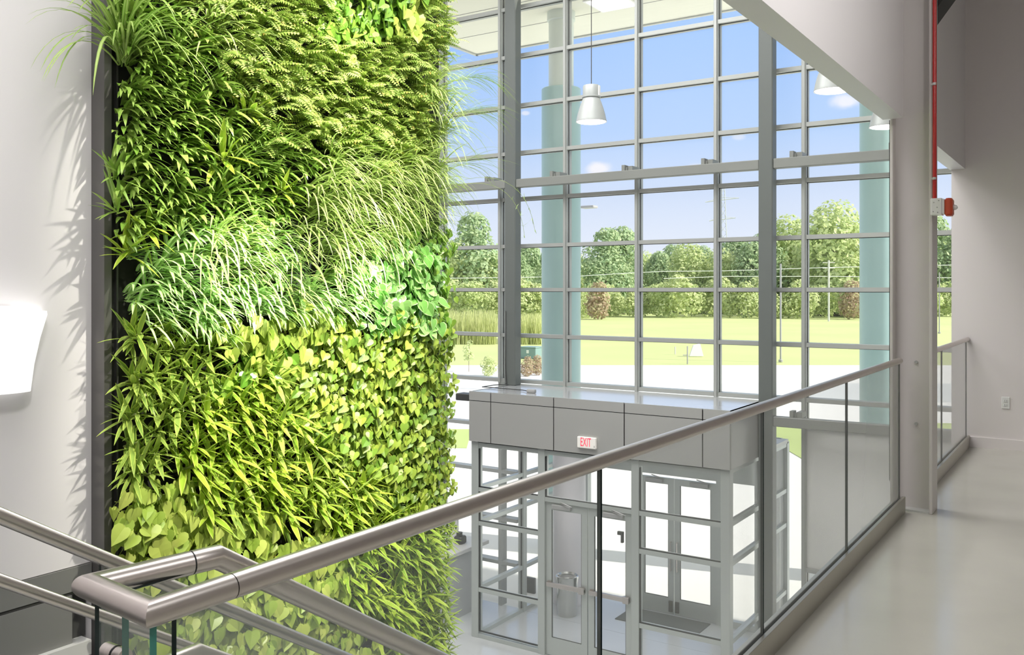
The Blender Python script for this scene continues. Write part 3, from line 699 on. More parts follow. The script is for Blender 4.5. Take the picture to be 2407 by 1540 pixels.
HEART = [(-.10, .20, .02), (-.06, .40, 0), (.14, .53, 0), (.38, .50, 0), (.62, .34, 0), (.84, .14, 0), (1, .01, 0)]
def heart(mb, o, d, nrm, L, fold=.3, curl=.5, wide=1.0):
    """heart shaped blade: o = stalk end, d = tip direction, nrm = face normal"""
    d = d.normalized(); side = d.cross(nrm).normalized(); nrm = side.cross(d).normalized(); rows = []
    for v, w, _ in HEART:
        c = o + d * (max(v, 0) * L) - nrm * (curl * L * .25 * max(0, v) ** 2)
        e = o + d * (v * L) - nrm * (curl * L * .25 * max(0, v) ** 2)
        hw = w * L * wide * .95
        rows.append((e - side * hw + nrm * hw * fold, c, e + side * hw + nrm * hw * fold, max(0, v)))
    mb.strip(rows)
def stalk(mb, a, b, w=.0025):
    m = (a + b) / 2 + V((.01, 0, .012)); s = V((0, w, 0)); z = V((0, 0, w))
    mb.strip([(a - s, a + z, a + s, 0), (m - s, m + z, m + s, .5), (b - s, b + z, b + s, 1)])

def outdir(spread, zlo, zhi, xlo=.35):
    return V((rnd(xlo, 1), rnd(-spread, spread) + .22, rnd(zlo, zhi)))
def p_lance(n=20, L=(.15, .25), Wd=(.026, .042), droop=1.5):
    mb = MB()
    for i in range(n):
        o = V((rnd(0, .07), rnd(-.05, .05), rnd(-.04, .05)))
        leafstrip(mb, o, outdir(.8, -.1, .9), rnd(*L), rnd(*Wd), rnd(droop * .7, droop * 1.4), 'lance', 6, rnd(.1, .35))
    return mb
def p_spider(n=24, L=(.24, .42), Wd=(.009, .015), droop=.62):
    mb = MB()
    for i in range(n):
        o = V((rnd(0, .04), rnd(-.03, .03), rnd(-.02, .03)))
        leafstrip(mb, o, outdir(.75, .0, 1.1), rnd(*L), rnd(*Wd), rnd(droop * .7, droop * 1.3), 'strap', 7, .35)
    return mb
def p_fern(n=9, L=(.16, .27)):
    mb = MB()
    for i in range(n):
        d = outdir(.9, -.25, .7).normalized(); pos = V((rnd(0, .08), rnd(-.05, .05), rnd(-.05, .05)))
        Lf = rnd(*L); k = 13; st = Lf / k; droop = rnd(.8, 1.5)
        roll = rnd(-.5, .5)
        for j in range(k):
            v = j / k
            side = d.cross(V((0, 0, 1))).normalized(); nrm = side.cross(d).normalized()
            side = side * math.cos(roll) + nrm * math.sin(roll); nrm = side.cross(d).normalized()
            pl = Lf * .20 * math.sin(math.pi * min(1, .18 + v * .82)) ** .8 + .004
            for sg in (-1, 1):
                t = pos + side * sg * pl + d * pl * .35 - nrm * pl * .25
                m1 = pos + side * sg * pl * .45 + d * (pl * .12 + st * .62); m2 = pos + side * sg * pl * .45 + d * (pl * .12 - st * .38)
                n0 = len(mb.v); mb.v += [tuple(pos), tuple(m2), tuple(t), tuple(m1)]
                mb.face((n0, n0 + 1, n0 + 2, n0 + 3), [(.5, v), (.3, v), (.1, v), (.3, v)])
            pos = pos + d * st; d = (d + V((0, 0, -droop * st / .25))).normalized()
    return mb
def p_heart(n=21, L=(.048, .075), reach=(.05, .17), spread=.11, hang=.5):
    mb = MB()
    for i in range(n):
        a = V((0, rnd(-spread * .5, spread * .5), rnd(-spread * .5, spread * .5)))
        b = V((rnd(*reach), rnd(-spread, spread), rnd(-spread, spread)))
        stalk(mb, a, b)
        nrm = V((rnd(.5, 1.0), rnd(-.7, .7), rnd(.0, .9))); d = V((rnd(-.1, .45), rnd(-.8, .8), rnd(-1.3, -hang)))
        heart(mb, b, d, nrm, rnd(*L), rnd(.12, .45), rnd(.2, .9), rnd(.85, 1.1))
    return mb
def p_drac(n=15, L=(.17, .27), Wd=(.028, .044)):
    mb = MB(); ax = V((1, rnd(-.1, .5), rnd(.1, .5))).normalized()
    for i in range(n):
        t = i / n; ang = i * 2.4
        u = ax.cross(V((0, 0, 1))).normalized(); w = u.cross(ax)
        o = ax * (.03 + .13 * t)
        d = ax * (.15 + .75 * t) + (u * math.cos(ang) + w * math.sin(ang)) * (1 - .45 * t)
        leafstrip(mb, o, d, rnd(*L) * (1 - .2 * t), rnd(*Wd), rnd(.15, .55), 'lance', 4, rnd(.2, .4))
    return mb
def p_stem():
    return MB().tube([(0, 0, 0), (.06, 0, .015), (.14, 0, .04)], .007, 8, radii=[.008, .007, .005])

NV = 4
PL = {}
def proto(key, gen, m, n=NV):
    PL[key] = [gen().mesh(key, m) for _ in range(n)]
proto('broadleaf_plant', p_lance, LM['lance'])
proto('spider_plant', lambda: p_spider(26, (.20, .36), (.012, .019)), LM['spider'])
proto('narrow_spider_plant', lambda: p_spider(26, (.34, .58), (.009, .0145), .85), LM['grass'])
proto('pale_spider_plant', lambda: p_spider(24, (.20, .36), (.016, .027), 1.15), LM['pale'])
proto('fern', p_fern, LM['fern'], 5)
proto('ivy_plant', p_heart, LM['ivy'], 5)
proto('yellow_pothos', lambda: p_heart(15, (.065, .10), (.05, .16), .11), LM['pothos'])
proto('green_pothos', lambda: p_heart(16, (.06, .095), (.06, .16), .11), LM['pothosg'])
proto('marbled_pothos', lambda: p_heart(16, (.065, .10), (.08, .20), .12, .1), LM['varieg'])
proto('striped_dracaena', p_drac, LM['drac'])
proto('lime_dracaena', lambda: p_drac(16, (.18, .30), (.028, .042)), LM['drac2'])
stem_me = p_stem().mesh('stem', LM['stem'])

def kind_at(px, py):
    j = random.random()
    px2 = px + rnd(-22, 22); py2 = py + rnd(-22, 22)
    if py2 < 95 and 770 < px2 < 965: return 'yellow_pothos' if j < .35 else 'green_pothos'
    if 560 < py2 < 765 and 845 < px2 < 1015 and py2 > 590: return 'marbled_pothos'
    if 520 < py2 < 760 and px2 > 940: return 'green_pothos'
    if px2 > 1010 and 160 < py2 < 520: return 'narrow_spider_plant'
    if py2 < 345 + (px2 - 700) * .10 and px2 > 430 + .62 * py2: return 'fern'
    if px2 > 690 and 390 < py2 < 640: return 'narrow_spider_plant'
    if px2 > 480 and 540 < py2 < 700: return 'narrow_spider_plant' if j < .45 else 'pale_spider_plant'
    if 560 < py2 < 770 and px2 > 290: return 'pale_spider_plant'
    if py2 < 590:
        if px2 > 860: return 'fern'
        return 'broadleaf_plant' if j < .85 else ('spider_plant' if j < .95 else 'lime_dracaena')
    if 735 < py2 < 870 and 525 < px2 < 730: return 'yellow_pothos' if j < .6 else 'green_pothos'
    if 740 < py2 < 800 and 400 < px2 < 515: return 'spider_plant'
    if py2 < 1240 and px2 > max(630, 630 + (py2 - 950) * 1.15): return 'ivy_plant'
    if 1165 < py2 < 1330 and px2 < 470: return 'yellow_pothos'
    if py2 > 1235 and px2 < 790: return 'yellow_pothos'
    if py2 > 1420 and px2 < 860: return 'yellow_pothos' if j < .6 else 'ivy_plant'
    if py2 > 930 and px2 > 420: return 'lime_dracaena' if j < .7 else 'striped_dracaena'
    return 'striped_dracaena'

LAB = {
    'broadleaf_plant': 'green plant with drooping broad leaves in the upper half of the plant wall',
    'spider_plant': 'green spider plant among the broad leaved plants of the plant wall',
    'narrow_spider_plant': 'spider plant with narrow arching pale leaves in the middle or edge of the plant wall',
    'pale_spider_plant': 'bright pale striped spider plant in the glowing band across the plant wall',
    'fern': 'feathery yellow green fern in the upper right of the plant wall',
    'ivy_plant': 'plant with small heart shaped green leaves in the lower right of the plant wall',
    'yellow_pothos': 'yellow green pothos with large heart shaped leaves on the plant wall',
    'green_pothos': 'glossy green pothos with heart shaped leaves on the plant wall',
    'marbled_pothos': 'glossy marbled white and green pothos in the bright patch of the plant wall',
    'striped_dracaena': 'dracaena with pointed yellow edged dark green leaves in the lower left of the plant wall',
    'lime_dracaena': 'lime green dracaena with pointed leaves in the lower middle of the plant wall',
}
SPEC = {'narrow_spider_plant': .17, 'spider_plant': .16, 'pale_spider_plant': .145, 'yellow_pothos': .15, 'fern': .13, 'ivy_plant': .125}
cnt = {}
XP = -4.667
def add_plant(k, y, z, sc_, rot, x=XP, label=None, group=True, me=None, grp=None):
    o = bpy.data.objects.new(k, me or random.choice(PL[k])); C.objects.link(o)
    o.location = (x, y, z); o.rotation_euler = (rot, 0, rnd(-.15, .15)); o.scale = (sc_, sc_, sc_)
    tag(o, label or LAB[k], 'plant', (grp or k.replace('_', ' ') + 's of the plant wall') if group else None)
    if k in ('striped_dracaena', 'lime_dracaena'):
        s_ = bpy.data.objects.new('stem', stem_me); C.objects.link(s_); s_.parent = o
    cnt[k] = cnt.get(k, 0) + 1
    return o
z = -1.95; row = 0; base = .13
while z < 4.75:
    y = Y0 + .07 + (row % 2) * base / 2
    while y < Y1 - .04:
        yy = y + rnd(-.025, .025); zz = z + rnd(-.025, .025)
        px, py = to_px((XF + .15, yy, zz))
        if -130 < py < 1700 and yy < Y1 - .05 and px < 1150:
            k = kind_at(px, py)
            keep = (base / SPEC.get(k, .14)) ** 2
            if cnt.get(k, 0) < 296 and random.random() < keep * 1.05:
                edge = 1.0
                if yy > Y1 - .35: edge = .8
                add_plant(k, yy, zz, rnd(.85, 1.18) * edge, rnd(-.25, .25))
        y += base
    z += base * .88; row += 1

for px, py in ((262, 30), (264, 90), (300, 60), (262, 205), (290, 235), (262, 262), (300, 290), (264, 318), (330, 250), (266, 365), (262, 460), (266, 540), (330, 180), (350, 60)):
    q_ = on(px, py, x=XP); add_plant('broadleaf_plant', max(q_.y, Y0 + .04), q_.z, rnd(.9, 1.1), rnd(-.2, .2))
# single plants that stand out
def one(k, gen, m, px, py, sc_, label, x=XP):
    p = on(px, py, x=x)
    me = gen().mesh(k, m)
    o = add_plant(k, p.y, p.z, sc_, 0, x, label, False, me); return o
def p_bigspider():
    mb = MB()
    for i in range(58):
        d = V((rnd(.2, .9), rnd(-1.1, .55), rnd(.5, 1.8)))
        leafstrip(mb, V((rnd(0, .06), rnd(-.03, .03), rnd(-.02, .04))), d, rnd(.45, .85), rnd(.012, .02), rnd(.55, .95), 'strap', 9, .3)
    return mb
one('spider_plant', p_bigspider, LM['spider'], 285, 150, 1.0, 'largest spider plant spilling out over the dark frame at the top left')
one('spider_plant', lambda: p_spider(30, (.35, .6), (.009, .014), .75), LM['grass'], 492, 95, 1.0, 'pale spider plant between the broad leaves and the ferns near the top')
def p_fan(n, L, Wd, left=1.0):
    def g():
        mb = MB()
        for i in range(n):
            d = V((rnd(.15, .7), rnd(-1.0, .35) * left, rnd(-.4, 1.0)))
            leafstrip(mb, V((rnd(.03, .1), 0, rnd(-.02, .03))), d, rnd(*L), rnd(*Wd), rnd(.1, .5), 'lance', 5, .3)
        return mb
    return g
for px, py, lab in ((282, 600, 'yellow edged dracaena reaching over the frame beside the bright band'),
                    (296, 800, 'dracaena reaching over the frame just below the bright band'),
                    (300, 905, 'dracaena at the frame above the middle of the left plant column'),
                    (288, 985, 'dracaena at the frame level with the vestibule top'),
                    (292, 1050, 'dracaena at the frame level with the exit sign'),
                    (296, 1110, 'lowest dracaena at the frame above the yellow pothos')):
    one('striped_dracaena', p_fan(17, (.15, .27), (.026, .036)), LM['drac2'] if py < 700 else LM['drac'], px, py, 1.0, lab)
for px, py, lab in ((250, 420, 'upper broad leaved plant leaning over the dark frame'), (255, 500, 'lower broad leaved plant leaning over the dark frame')):
    one('broadleaf_plant', p_fan(14, (.16, .26), (.022, .03)), LM['lance'], px, py, 1.0, lab)
def p_side(n, L, Wd):
    def g():
        mb = MB()
        for i in range(n):
            d = V((rnd(.2, .9), rnd(.4, 1.2), rnd(0, .8)))
            leafstrip(mb, V((rnd(0, .2), 0, 0)), d, rnd(*L), rnd(*Wd), rnd(.4, .8), 'strap', 8, .3)
        return mb
    return g
for px, py, lab in ((1060, 190, 'top one of the spider plants trailing toward the windows'), (1062, 270, 'second spider plant from the top trailing toward the windows'),
                    (1060, 390, 'spider plant trailing toward the windows at girt level')):
    one('narrow_spider_plant', p_side(26, (.3, .55), (.006, .010)), LM['lance'], px, py, 1.0, lab)
def p_runner():
    mb = MB()
    for (a, b_, c) in (((.0, .05, 0), (.3, .5, .12), (.32, .62, -.42)), ((.0, 0, -.05), (.3, .42, .05), (.3, .5, -.5))):
        pts = []
        for i in range(11):
            t = i / 10; p = V(a) * (1 - t) ** 2 + V(b_) * 2 * t * (1 - t) + V(c) * t * t; pts.append(p)
        mb.tube(pts, .0016, 5)
        for p in pts[6:]:
            for _ in range(3): leafstrip(mb, p, V((rnd(-.5, .5), rnd(-.5, .5), rnd(-.6, .5))), rnd(.03, .07), .005, .6, 'strap', 3)
    return mb
one('spider_plant_runner', p_runner, LM['spider'], 1085, 420, 1.0, 'thin spider plant runners hanging in front of the window beside the plant wall')
for px, py, lab in ((612, 872, 'bright yellow pothos glowing in the middle of the plant wall'), (572, 800, 'large leaved yellow green pothos under the bright band'), (692, 745, 'pothos with a big yellow tipped leaf under the pale spider plants')):
    one('yellow_pothos', lambda: p_heart(10, (.08, .12), (.10, .18), .10), LM['pothos'], px, py, 1.0, lab)
for px, py, lab in ((300, 1215, 'upper large leaved pothos at the foot of the dark frame'), (350, 1270, 'lower large leaved pothos at the foot of the dark frame'), (430, 1290, 'large leaved pothos just above the rail end')):
    one('yellow_pothos', lambda: p_heart(14, (.08, .125), (.10, .19), .13), LM['pothos'], px, py, 1.0, lab)
print('PLANTS', cnt, sum(cnt.values()))

# ------------------------------------------------------------------ outside
ZG = -3.72
def rf(rt, fw, z=ZG):                    # metres right of / ahead of the viewer's axis
    return V((rt * CT - fw * ST, rt * ST + fw * CT, z))
def ground(name, pts, z0, z1, m, label):
    mb = MB().prism([(p.x, p.y) for p in pts], z0, z1)
    return struct(name, mb, m, label, 'ground')
ground('ground_paving', [V((-75, YW + .15, 0)), V((75, YW + .15, 0)), rf(90, 63), rf(-60, 63)], ZG - .3, ZG, M['pave'], 'white sunlit paving outside the windows')
ground('ground_meadow', [rf(-300, 60), rf(300, 60), rf(300, 420), rf(-300, 420)], ZG - .4, ZG - .03, M['meadow'], 'pale yellow green meadow beyond the drive')
ground('ground_drive', [rf(-55, 44), rf(75, 41), rf(75, 49), rf(-55, 53)], ZG - .3, ZG + .012, M['asph'], 'pale drive between paving and meadow')
def strip(a, b, d0, d1, lab):
    ground('ground_lawn', [rf(a, d0), rf(b, d0 - 1), rf(b, d1 - 1), rf(a, d1)], ZG - .2, ZG + .02, M['lawn'], lab)
strip(-14, -1.5, 31, 35, 'narrow lawn strip beyond the left end of the vestibule')
strip(9, 26, 27, 36, 'lawn patch behind the spandrel panel bay')

# canopy soffit, its downlight, columns
r = empty('canopy', 'cream board canopy soffit high outside the windows', 'canopy', (-4, 15, 7.2), kind='structure'); S = Sub(r)
S.add('soffit', B(-12.7, 14, YW + .15, 17.7, 7.2, 7.3), M['soffit'])
S.add('edge_trim', MB().box(-12.75, 14, 17.7, 17.78, 7.17, 7.6).box(-12.78, -12.7, YW + .15, 17.78, 7.17, 7.6), M['alu'])
for y in (13.6, 15.0, 16.4):
    S.add('seam', B(-12.7, 14, y - .006, y + .006, 7.192, 7.2), M['grey'])
lp = on(1437, 8, z=7.18)
r = empty('soffit_light', 'square light panel in the canopy soffit above the hanging lamp', 'light', tuple(lp)); S = Sub(r)
S.add('frame', B(lp.x - .42, lp.x + .42, lp.y - .42, lp.y + .42, 7.17, 7.2, bev=.01), M['white'])
S.add('diffuser', B(lp.x - .36, lp.x + .36, lp.y - .36, lp.y + .36, 7.16, 7.17), M['lampglow'])
def ext_col(px, Y, D, ztop, label):
    p = on(px, 700, y=Y); r = empty('outdoor_column', label, 'column', (p.x, p.y, ZG), kind='structure'); S = Sub(r)
    S.add('sleeve', MB().lathe([(0, 0), (D / 2, 0), (D / 2, ztop - ZG), (D / 2 - .02, ztop - ZG + .015), (0, ztop - ZG + .015)], 48, (p.x, p.y, ZG)), M['extcol'], smooth='auto')
    S.add('pipe', MB().lathe([(D * .32, ztop - ZG), (D * .32, 7.15 - ZG)], 40, (p.x, p.y, ZG)), M['extpipe'], smooth='auto')
    S.add('capital', MB().lathe([(D * .32, 7.0 - ZG), (D * .36, 7.02 - ZG), (D * .36, 7.2 - ZG)], 40, (p.x, p.y, ZG)), M['extpipe'], smooth='auto')
    S.add('base_ring', MB().lathe([(D * .54, 0), (D * .54, .06), (D * .5, .07)], 40, (p.x, p.y, ZG)), M['alu'])
ext_col(1319, 16.0, .80, on(1319, 211, y=16.0).z, 'pale teal round column left, seen through the window bays')
ext_col(2072, 17.2, .74, 7.1, 'pale teal round column beside the grey wide-flange column')

# trees
def tree_mesh(Hh, Rr, n, leaf, m, seed, lumps=11, low=.12):
    random.seed(seed); mb = MB(); bl = []
    for i in range(lumps):
        t = rnd(low, .92); rr = Rr * (.45 + .75 * math.sin(math.pi * (t * .85 + .1))) * .55
        a = rnd(0, 6.28); q = rnd(0, .6) * Rr * math.sin(math.pi * min(1, t * .9 + .12))
        bl.append((V((q * math.cos(a), q * math.sin(a), t * Hh)), rr))
    for i in range(n):
        c, rr = random.choice(bl)
        d = V((rnd(-1, 1), rnd(-1, 1), rnd(-1, 1))).normalized()
        p = c + d * rr * rnd(.75, 1.05); p.z = max(.03 * Hh, p.z)
        nn = (d + V((rnd(-.7, .7), rnd(-.7, .7), rnd(-.2, .9)))).normalized()
        u = nn.cross(V((rnd(-1, 1), rnd(-1, 1), rnd(-1, 1)))).normalized(); w = nn.cross(u); s = leaf * rnd(.6, 1.3)
        k = len(mb.v); mb.v += [tuple(p - u * s), tuple(p - w * s * .6), tuple(p + u * s), tuple(p + w * s * .6)]
        mb.face((k, k + 1, k + 2, k + 3))
    return mb.mesh('crown', m)
def trunk_mesh(Hh, rr):
    return MB().tube([(0, 0, -.3), (0, 0, Hh * .5), (rr, 0, Hh * .8)], rr, 8, radii=[rr * 1.3, rr, rr * .5]).mesh('trunk', M['bark'])
TR = [tree_mesh(18, 7.5, 5200, .42, LM['treeA'], 1), tree_mesh(18, 7, 5200, .42, LM['treeB'], 2), tree_mesh(17, 8, 5200, .42, LM['treeA'], 3), tree_mesh(19, 6.5, 5200, .42, LM['treeB'], 4)]
TK = trunk_mesh(15, .3)
random.seed(21)
def place_tree(px, fw, Hh, me, label, group=None, name='tree', cat='tree', base=18., trunk=True):
    rt = (px - CX) / F * fw
    r = empty(name, label, cat, tuple(rf(rt, fw)), group)
    s = Hh / base; r.scale = (s, s, s); r.rotation_euler = (0, 0, rnd(0, 6.28))
    o = bpy.data.objects.new('crown', me); C.objects.link(o); o.parent = r
    if trunk:
        t = bpy.data.objects.new('trunk', TK); C.objects.link(t); t.parent = r
    return r
def hgt(py, fw): return (HOR - py) / F * fw + EYE - ZG
g1 = 'trees of the woodland edge beyond the meadow'; l1_ = 'pale green tree in the woodland edge beyond the meadow'
for px, py in ((1060, 560), (1115, 520), (1170, 570), (1215, 600), (1250, 585), (1300, 595), (1345, 600), (1510, 590), (1545, 600), (1580, 585), (1615, 575), (1650, 592), (1690, 580), (1725, 570), (1765, 575), (1800, 560), (1860, 575), (1905, 560), (2060, 560), (2110, 550), (2190, 520), (2215, 560), (2260, 540)):
    fw = rnd(195, 225); place_tree(px, fw, hgt(py, fw) * rnd(.97, 1.05), random.choice(TR), l1_, g1)
place_tree(1425, 190, hgt(548, 190), TR[1], 'tall dark crowned tree standing above the woodland just right of the left round column')
place_tree(1465, 196, hgt(545, 196), TR[3], 'dark tree joined to the right of the tall dark crowned tree')
place_tree(1965, 180, hgt(478, 180), TR[0], 'tallest light green tree in front of the right round column')
place_tree(1925, 186, hgt(520, 186), TR[2], 'broad light green tree left of the tallest tree')
place_tree(2025, 186, hgt(490, 186), TR[2], 'light green tree behind the right round column')
place_tree(1845, 200, hgt(510, 200), TR[0], 'light green tree just right of the right dark steel column')
# understory so the wood is closed at its foot
SM = [tree_mesh(4, 2.2, 1300, .2, LM['treeC'], 5, 7, .2), tree_mesh(4, 2.4, 1300, .2, LM['treeA'], 6, 7, .2), tree_mesh(4, 2.2, 1300, .2, LM['treeR'], 8, 7, .2), tree_mesh(4, 1.6, 1300, .2, LM['treeC'], 9, 7, .15)]
random.seed(33)
g2 = 'low shrubs along the foot of the woodland'; l2_ = 'low yellow green shrub along the foot of the woodland'
for i in range(46):
    px = 1050 + i * 27 + rnd(-10, 10); fw = rnd(165, 182)
    if 1290 < px < 1345: continue
    place_tree(px, fw, rnd(4.0, 7.5), random.choice(SM[:2] + SM[3:]), l2_, g2, 'shrub', 'shrub', 4., False)
BK = [tree_mesh(9, 6, 2600, .42, LM['treeB'], 15, 9, .1)]
g3 = 'dark thicket bushes inside the woodland'
for i in range(40):
    place_tree(1040 + i * 32, rnd(228, 236), rnd(10, 13), BK[0], 'dark thicket bush closing the woodland behind the shrubs', g3, 'bush', 'bush', 9., False)
place_tree(2005, 160, 6.2, SM[2], 'reddish shrub at the wood edge left of the right round column', None, 'shrub', 'shrub', 4., False)
place_tree(1405, 160, 6.0, SM[2], 'reddish brown shrub below the tall dark tree', None, 'shrub', 'shrub', 4., False)
# young planted trees near the windows and the reeds
def sapling(px, py_top, py_base, label):
    p = on(px, py_base, z=ZG); fw = -p.x * ST + p.y * CT
    rt = (px - CX) / F * fw; hh = (py_base - py_top) / F * fw
    r = empty('young_tree', label, 'tree', (p.x, p.y, ZG)); s = hh / 4
    r.scale = (s, s, s)
    o = bpy.data.objects.new('crown', SAP); C.objects.link(o); o.parent = r
    t = bpy.data.objects.new('trunk', SAPT); C.objects.link(t); t.parent = r
SAP = tree_mesh(4, .8, 260, .16, LM['treeC'], 12, 7, .4)
SAPT = MB().tube([(0, 0, -.2), (0, 0, 2.4), (.05, 0, 3.4)], .035, 6, radii=[.04, .03, .015]).mesh('trunk', M['bark'])
sapling(1102, 796, 874, 'spindly young tree on the paving beside the edge of the plant wall')
def reeds(px0, px1, fw, hh, label):
    mb = MB(); random.seed(int(px0)); 
    for i in range(2600):
        q = rnd(px0, px1); f = fw + rnd(-5, 5); c = rf((q - CX) / F * f, f); h = hh * rnd(.5, 1.1); w = .035
        a = rnd(0, 3.14); u = V((math.cos(a), math.sin(a), 0)) * w; t = V((rnd(-.4, .4), rnd(-.4, .4), h))
        k = len(mb.v); mb.v += [tuple(c - u), tuple(c + u), tuple(c + t + u * .3), tuple(c + t - u * .3)]; mb.face((k, k + 1, k + 2, k + 3))
    return tag(mb.build('tall_grass', LM['reed']), label, 'tall grass', kind='stuff')
reeds(1040, 1165, 92, 3.0, 'patch of tall yellow grass seen left of the left dark steel column')
reeds(1225, 1275, 92, 2.6, 'patch of tall yellow grass left of the round column')
# small shrubs in the bed near the left column
for px, py, lab in ((1240, 885, 'left small reddish shrub in the bed at the foot of the round column'), (1262, 882, 'right small shrub in the bed at the foot of the round column'), (1150, 884, 'small plant in the bed near the left dark column')):
    p = on(px, py, z=ZG); fw = -p.x * ST + p.y * CT
    place_tree(px, fw, 1.1, SM[2] if px != 1150 else SM[0], lab, None, 'shrub', 'shrub', 4., False)
# teal utility cabinet
p = on(1250, 842, z=ZG); fw = -p.x * ST + p.y * CT; q = rf((1250 - CX) / F * fw, fw); hw = 22 / F * fw; hh = 25 / F * fw
r = empty('utility_cabinet', 'low teal utility cabinet on the grass left of the round column', 'cabinet', tuple(q)); S = Sub(r)
S.add('body', B(q.x - hw, q.x + hw, q.y - .6, q.y + .6, ZG, ZG + hh, bev=.03), M['teal'])
S.add('lid', B(q.x - hw - .04, q.x + hw + .04, q.y - .65, q.y + .65, ZG + hh, ZG + hh + .08, bev=.02), M['teal'])
S.add('warning_plate', B(q.x - .1, q.x + .12, q.y - .62, q.y - .60, ZG + hh * .5, ZG + hh * .8), M['white'])
# white sign and posts on the meadow
p = on(1637, 838, z=ZG); fw = -p.x * ST + p.y * CT; k = fw / F
q = rf((1637 - CX) * k, fw)
r = empty('white_marker', 'white tapered board standing in the meadow beside a dark post', 'sign', tuple(q)); S = Sub(r)
mb = MB(); a = rf((1621 - CX) * k, fw, ZG + .02); b2 = rf((1654 - CX) * k, fw, ZG + .02); c = rf((1646 - CX) * k, fw, ZG + 30 * k); d = rf((1630 - CX) * k, fw, ZG + 26 * k)
off = V((-ST, CT, 0)) * .25
mb.v = [tuple(x) for x in (a, b2, c, d, a + off, b2 + off, c + off, d + off)]
for f_ in ((0, 1, 2, 3), (7, 6, 5, 4), (0, 4, 5, 1), (1, 5, 6, 2), (2, 6, 7, 3), (3, 7, 4, 0)): mb.face(f_)
S.add('board', mb, M['white'])
def post(px, py0, py1, name, label, cat, arm=None, w=.06, m='pole'):
    p = on(px, py0, z=ZG); fw = -p.x * ST + p.y * CT; k = fw / F; q = rf((px - CX) * k, fw); h = (py0 - py1) * k
    r = empty(name, label, cat, tuple(q)); S = Sub(r)
    S.add('pole', MB().tube([q, q + V((0, 0, h))], w, 8), M[m], smooth='auto')
    if arm == 'sign':
        S.add('arm', MB().tube([q + V((-.28, -.15, h * .5)), q + V((.05, .02, h * .5))], w * .7, 6), M[m])
    if arm == 'base':
        S.add('base', MB().lathe([(w * 2.2, 0), (w * 2.2, .15), (w, .2)], 12, q), M[m])
    return S, q, h, k
post(1616, 856, 814, 'marker_post', 'dark post in the meadow beside the white board', 'post', 'sign', .05, 'pole')
post(1587, 833, 815, 'marker_post', 'thin pale post in the meadow left of the white board', 'post', None, .05, 'wood')
post(1835, 851, 620, 'lamp_post', 'tall slim lamp post beside the right dark steel column', 'lamp post', 'base', .07)
post(2208, 784, 640, 'lamp_post', 'slim lamp post seen past the grey wide-flange column', 'lamp post', 'base', .07)
# street lamp head beside the round column
p = on(1383, 487, y=40.0)
k = (-p.x * ST + p.y * CT) / F
r = empty('street_lamp', 'flat street lamp head sticking out beside the round column', 'street lamp', (p.x - 1.2, p.y, ZG)); S = Sub(r)
S.add('pole', MB().tube([(p.x - 1.4, p.y, ZG), (p.x - 1.4, p.y, p.z + .05)], .07, 10), M['pole'])
S.add('head', B(p.x - .32, p.x + .42, p.y - .25, p.y + .25, p.z - .06, p.z + .06, bev=.03), M['pole'])
S.add('arm', MB().tube([(p.x - 1.4, p.y, p.z), (p.x - .3, p.y, p.z)], .04, 8), M['pole'])
# utility pole, wires and pylon
fwp = 150
def pole_at(px, top, label):
    k = fwp / F; q = rf((px - CX) * k, fwp); t = q + V((0, 0, 0)); t.z = EYE + (HOR - top) * k
    r = empty('utility_pole', label, 'utility pole', tuple(q)); S = Sub(r)
    S.add('pole', MB().tube([q, t], .16, 8), M['wood'], smooth='auto')
    for dz in (.4, 1.3): S.add('cross_arm', MB().tube([t + V((-1.0 * CT, -1.0 * ST, -dz)), t + V((1.0 * CT, 1.0 * ST, -dz))], .07, 6), M['wood'])
    return t
t2 = pole_at(1948, 612, 'pale utility pole in front of the tallest tree')
def wire(name, pts, label, rr=.05):
    ps = [rf((px - CX) * fwp / F, fwp, EYE + (HOR - py) * fwp / F) for px, py in pts]
    tag(MB().tube(ps, rr, 5).build(name, M['wire']), label, 'wire')
wire('power_line', [(900, 655), (1100, 654), (1350, 650), (1480, 642), (1560, 638), (1700, 637), (1948, 629), (2300, 622)], 'upper pale power line crossing the trees')
wire('power_line', [(1560, 655), (1700, 650), (1948, 650), (2300, 654)], 'lower pale power line crossing the trees right of the second mullion')
fwt = 420
def TP(px, py, f=fwt): return rf((px - CX) * f / F, f, EYE + (HOR - py) * f / F)
r = empty('pylon', 'distant lattice power pylon rising above the woodland', 'pylon', tuple(TP(1700, 735))); S = Sub(r)
mb = MB(); L0, R0 = (1686, 735), (1716, 735); Lt, Rt = (1697, 436), (1703, 436)
mb.tube([TP(*L0), TP(*Lt)], .22, 4); mb.tube([TP(*R0), TP(*Rt)], .22, 4)
N = 16
for i in range(N):
    f0, f1 = i / N, (i + 1) / N
    l0 = (L0[0] + (Lt[0] - L0[0]) * f0, 735 - 299 * f0); r1 = (R0[0] + (Rt[0] - R0[0]) * f1, 735 - 299 * f1)
    l1b = (L0[0] + (Lt[0] - L0[0]) * f1, 735 - 299 * f1); r0b = (R0[0] + (Rt[0] - R0[0]) * f0, 735 - 299 * f0)
    mb.tube([TP(*l0), TP(*r1)], .10, 4); mb.tube([TP(*r0b), TP(*l1b)], .10, 4)
S.add('lattice', mb, M['tower'])
for (a, b2) in (((1658, 475), (1737, 465)), ((1667, 519), (1729, 512))):
    m_ = ((a[0] + b2[0]) / 2, (a[1] + b2[1]) / 2 - 6)
    S.add('cross_arm', MB().tube([TP(*a), TP(*b2)], .22, 4).tube([TP(*a), TP(*m_), TP(*b2)], .12, 4), M['tower'])

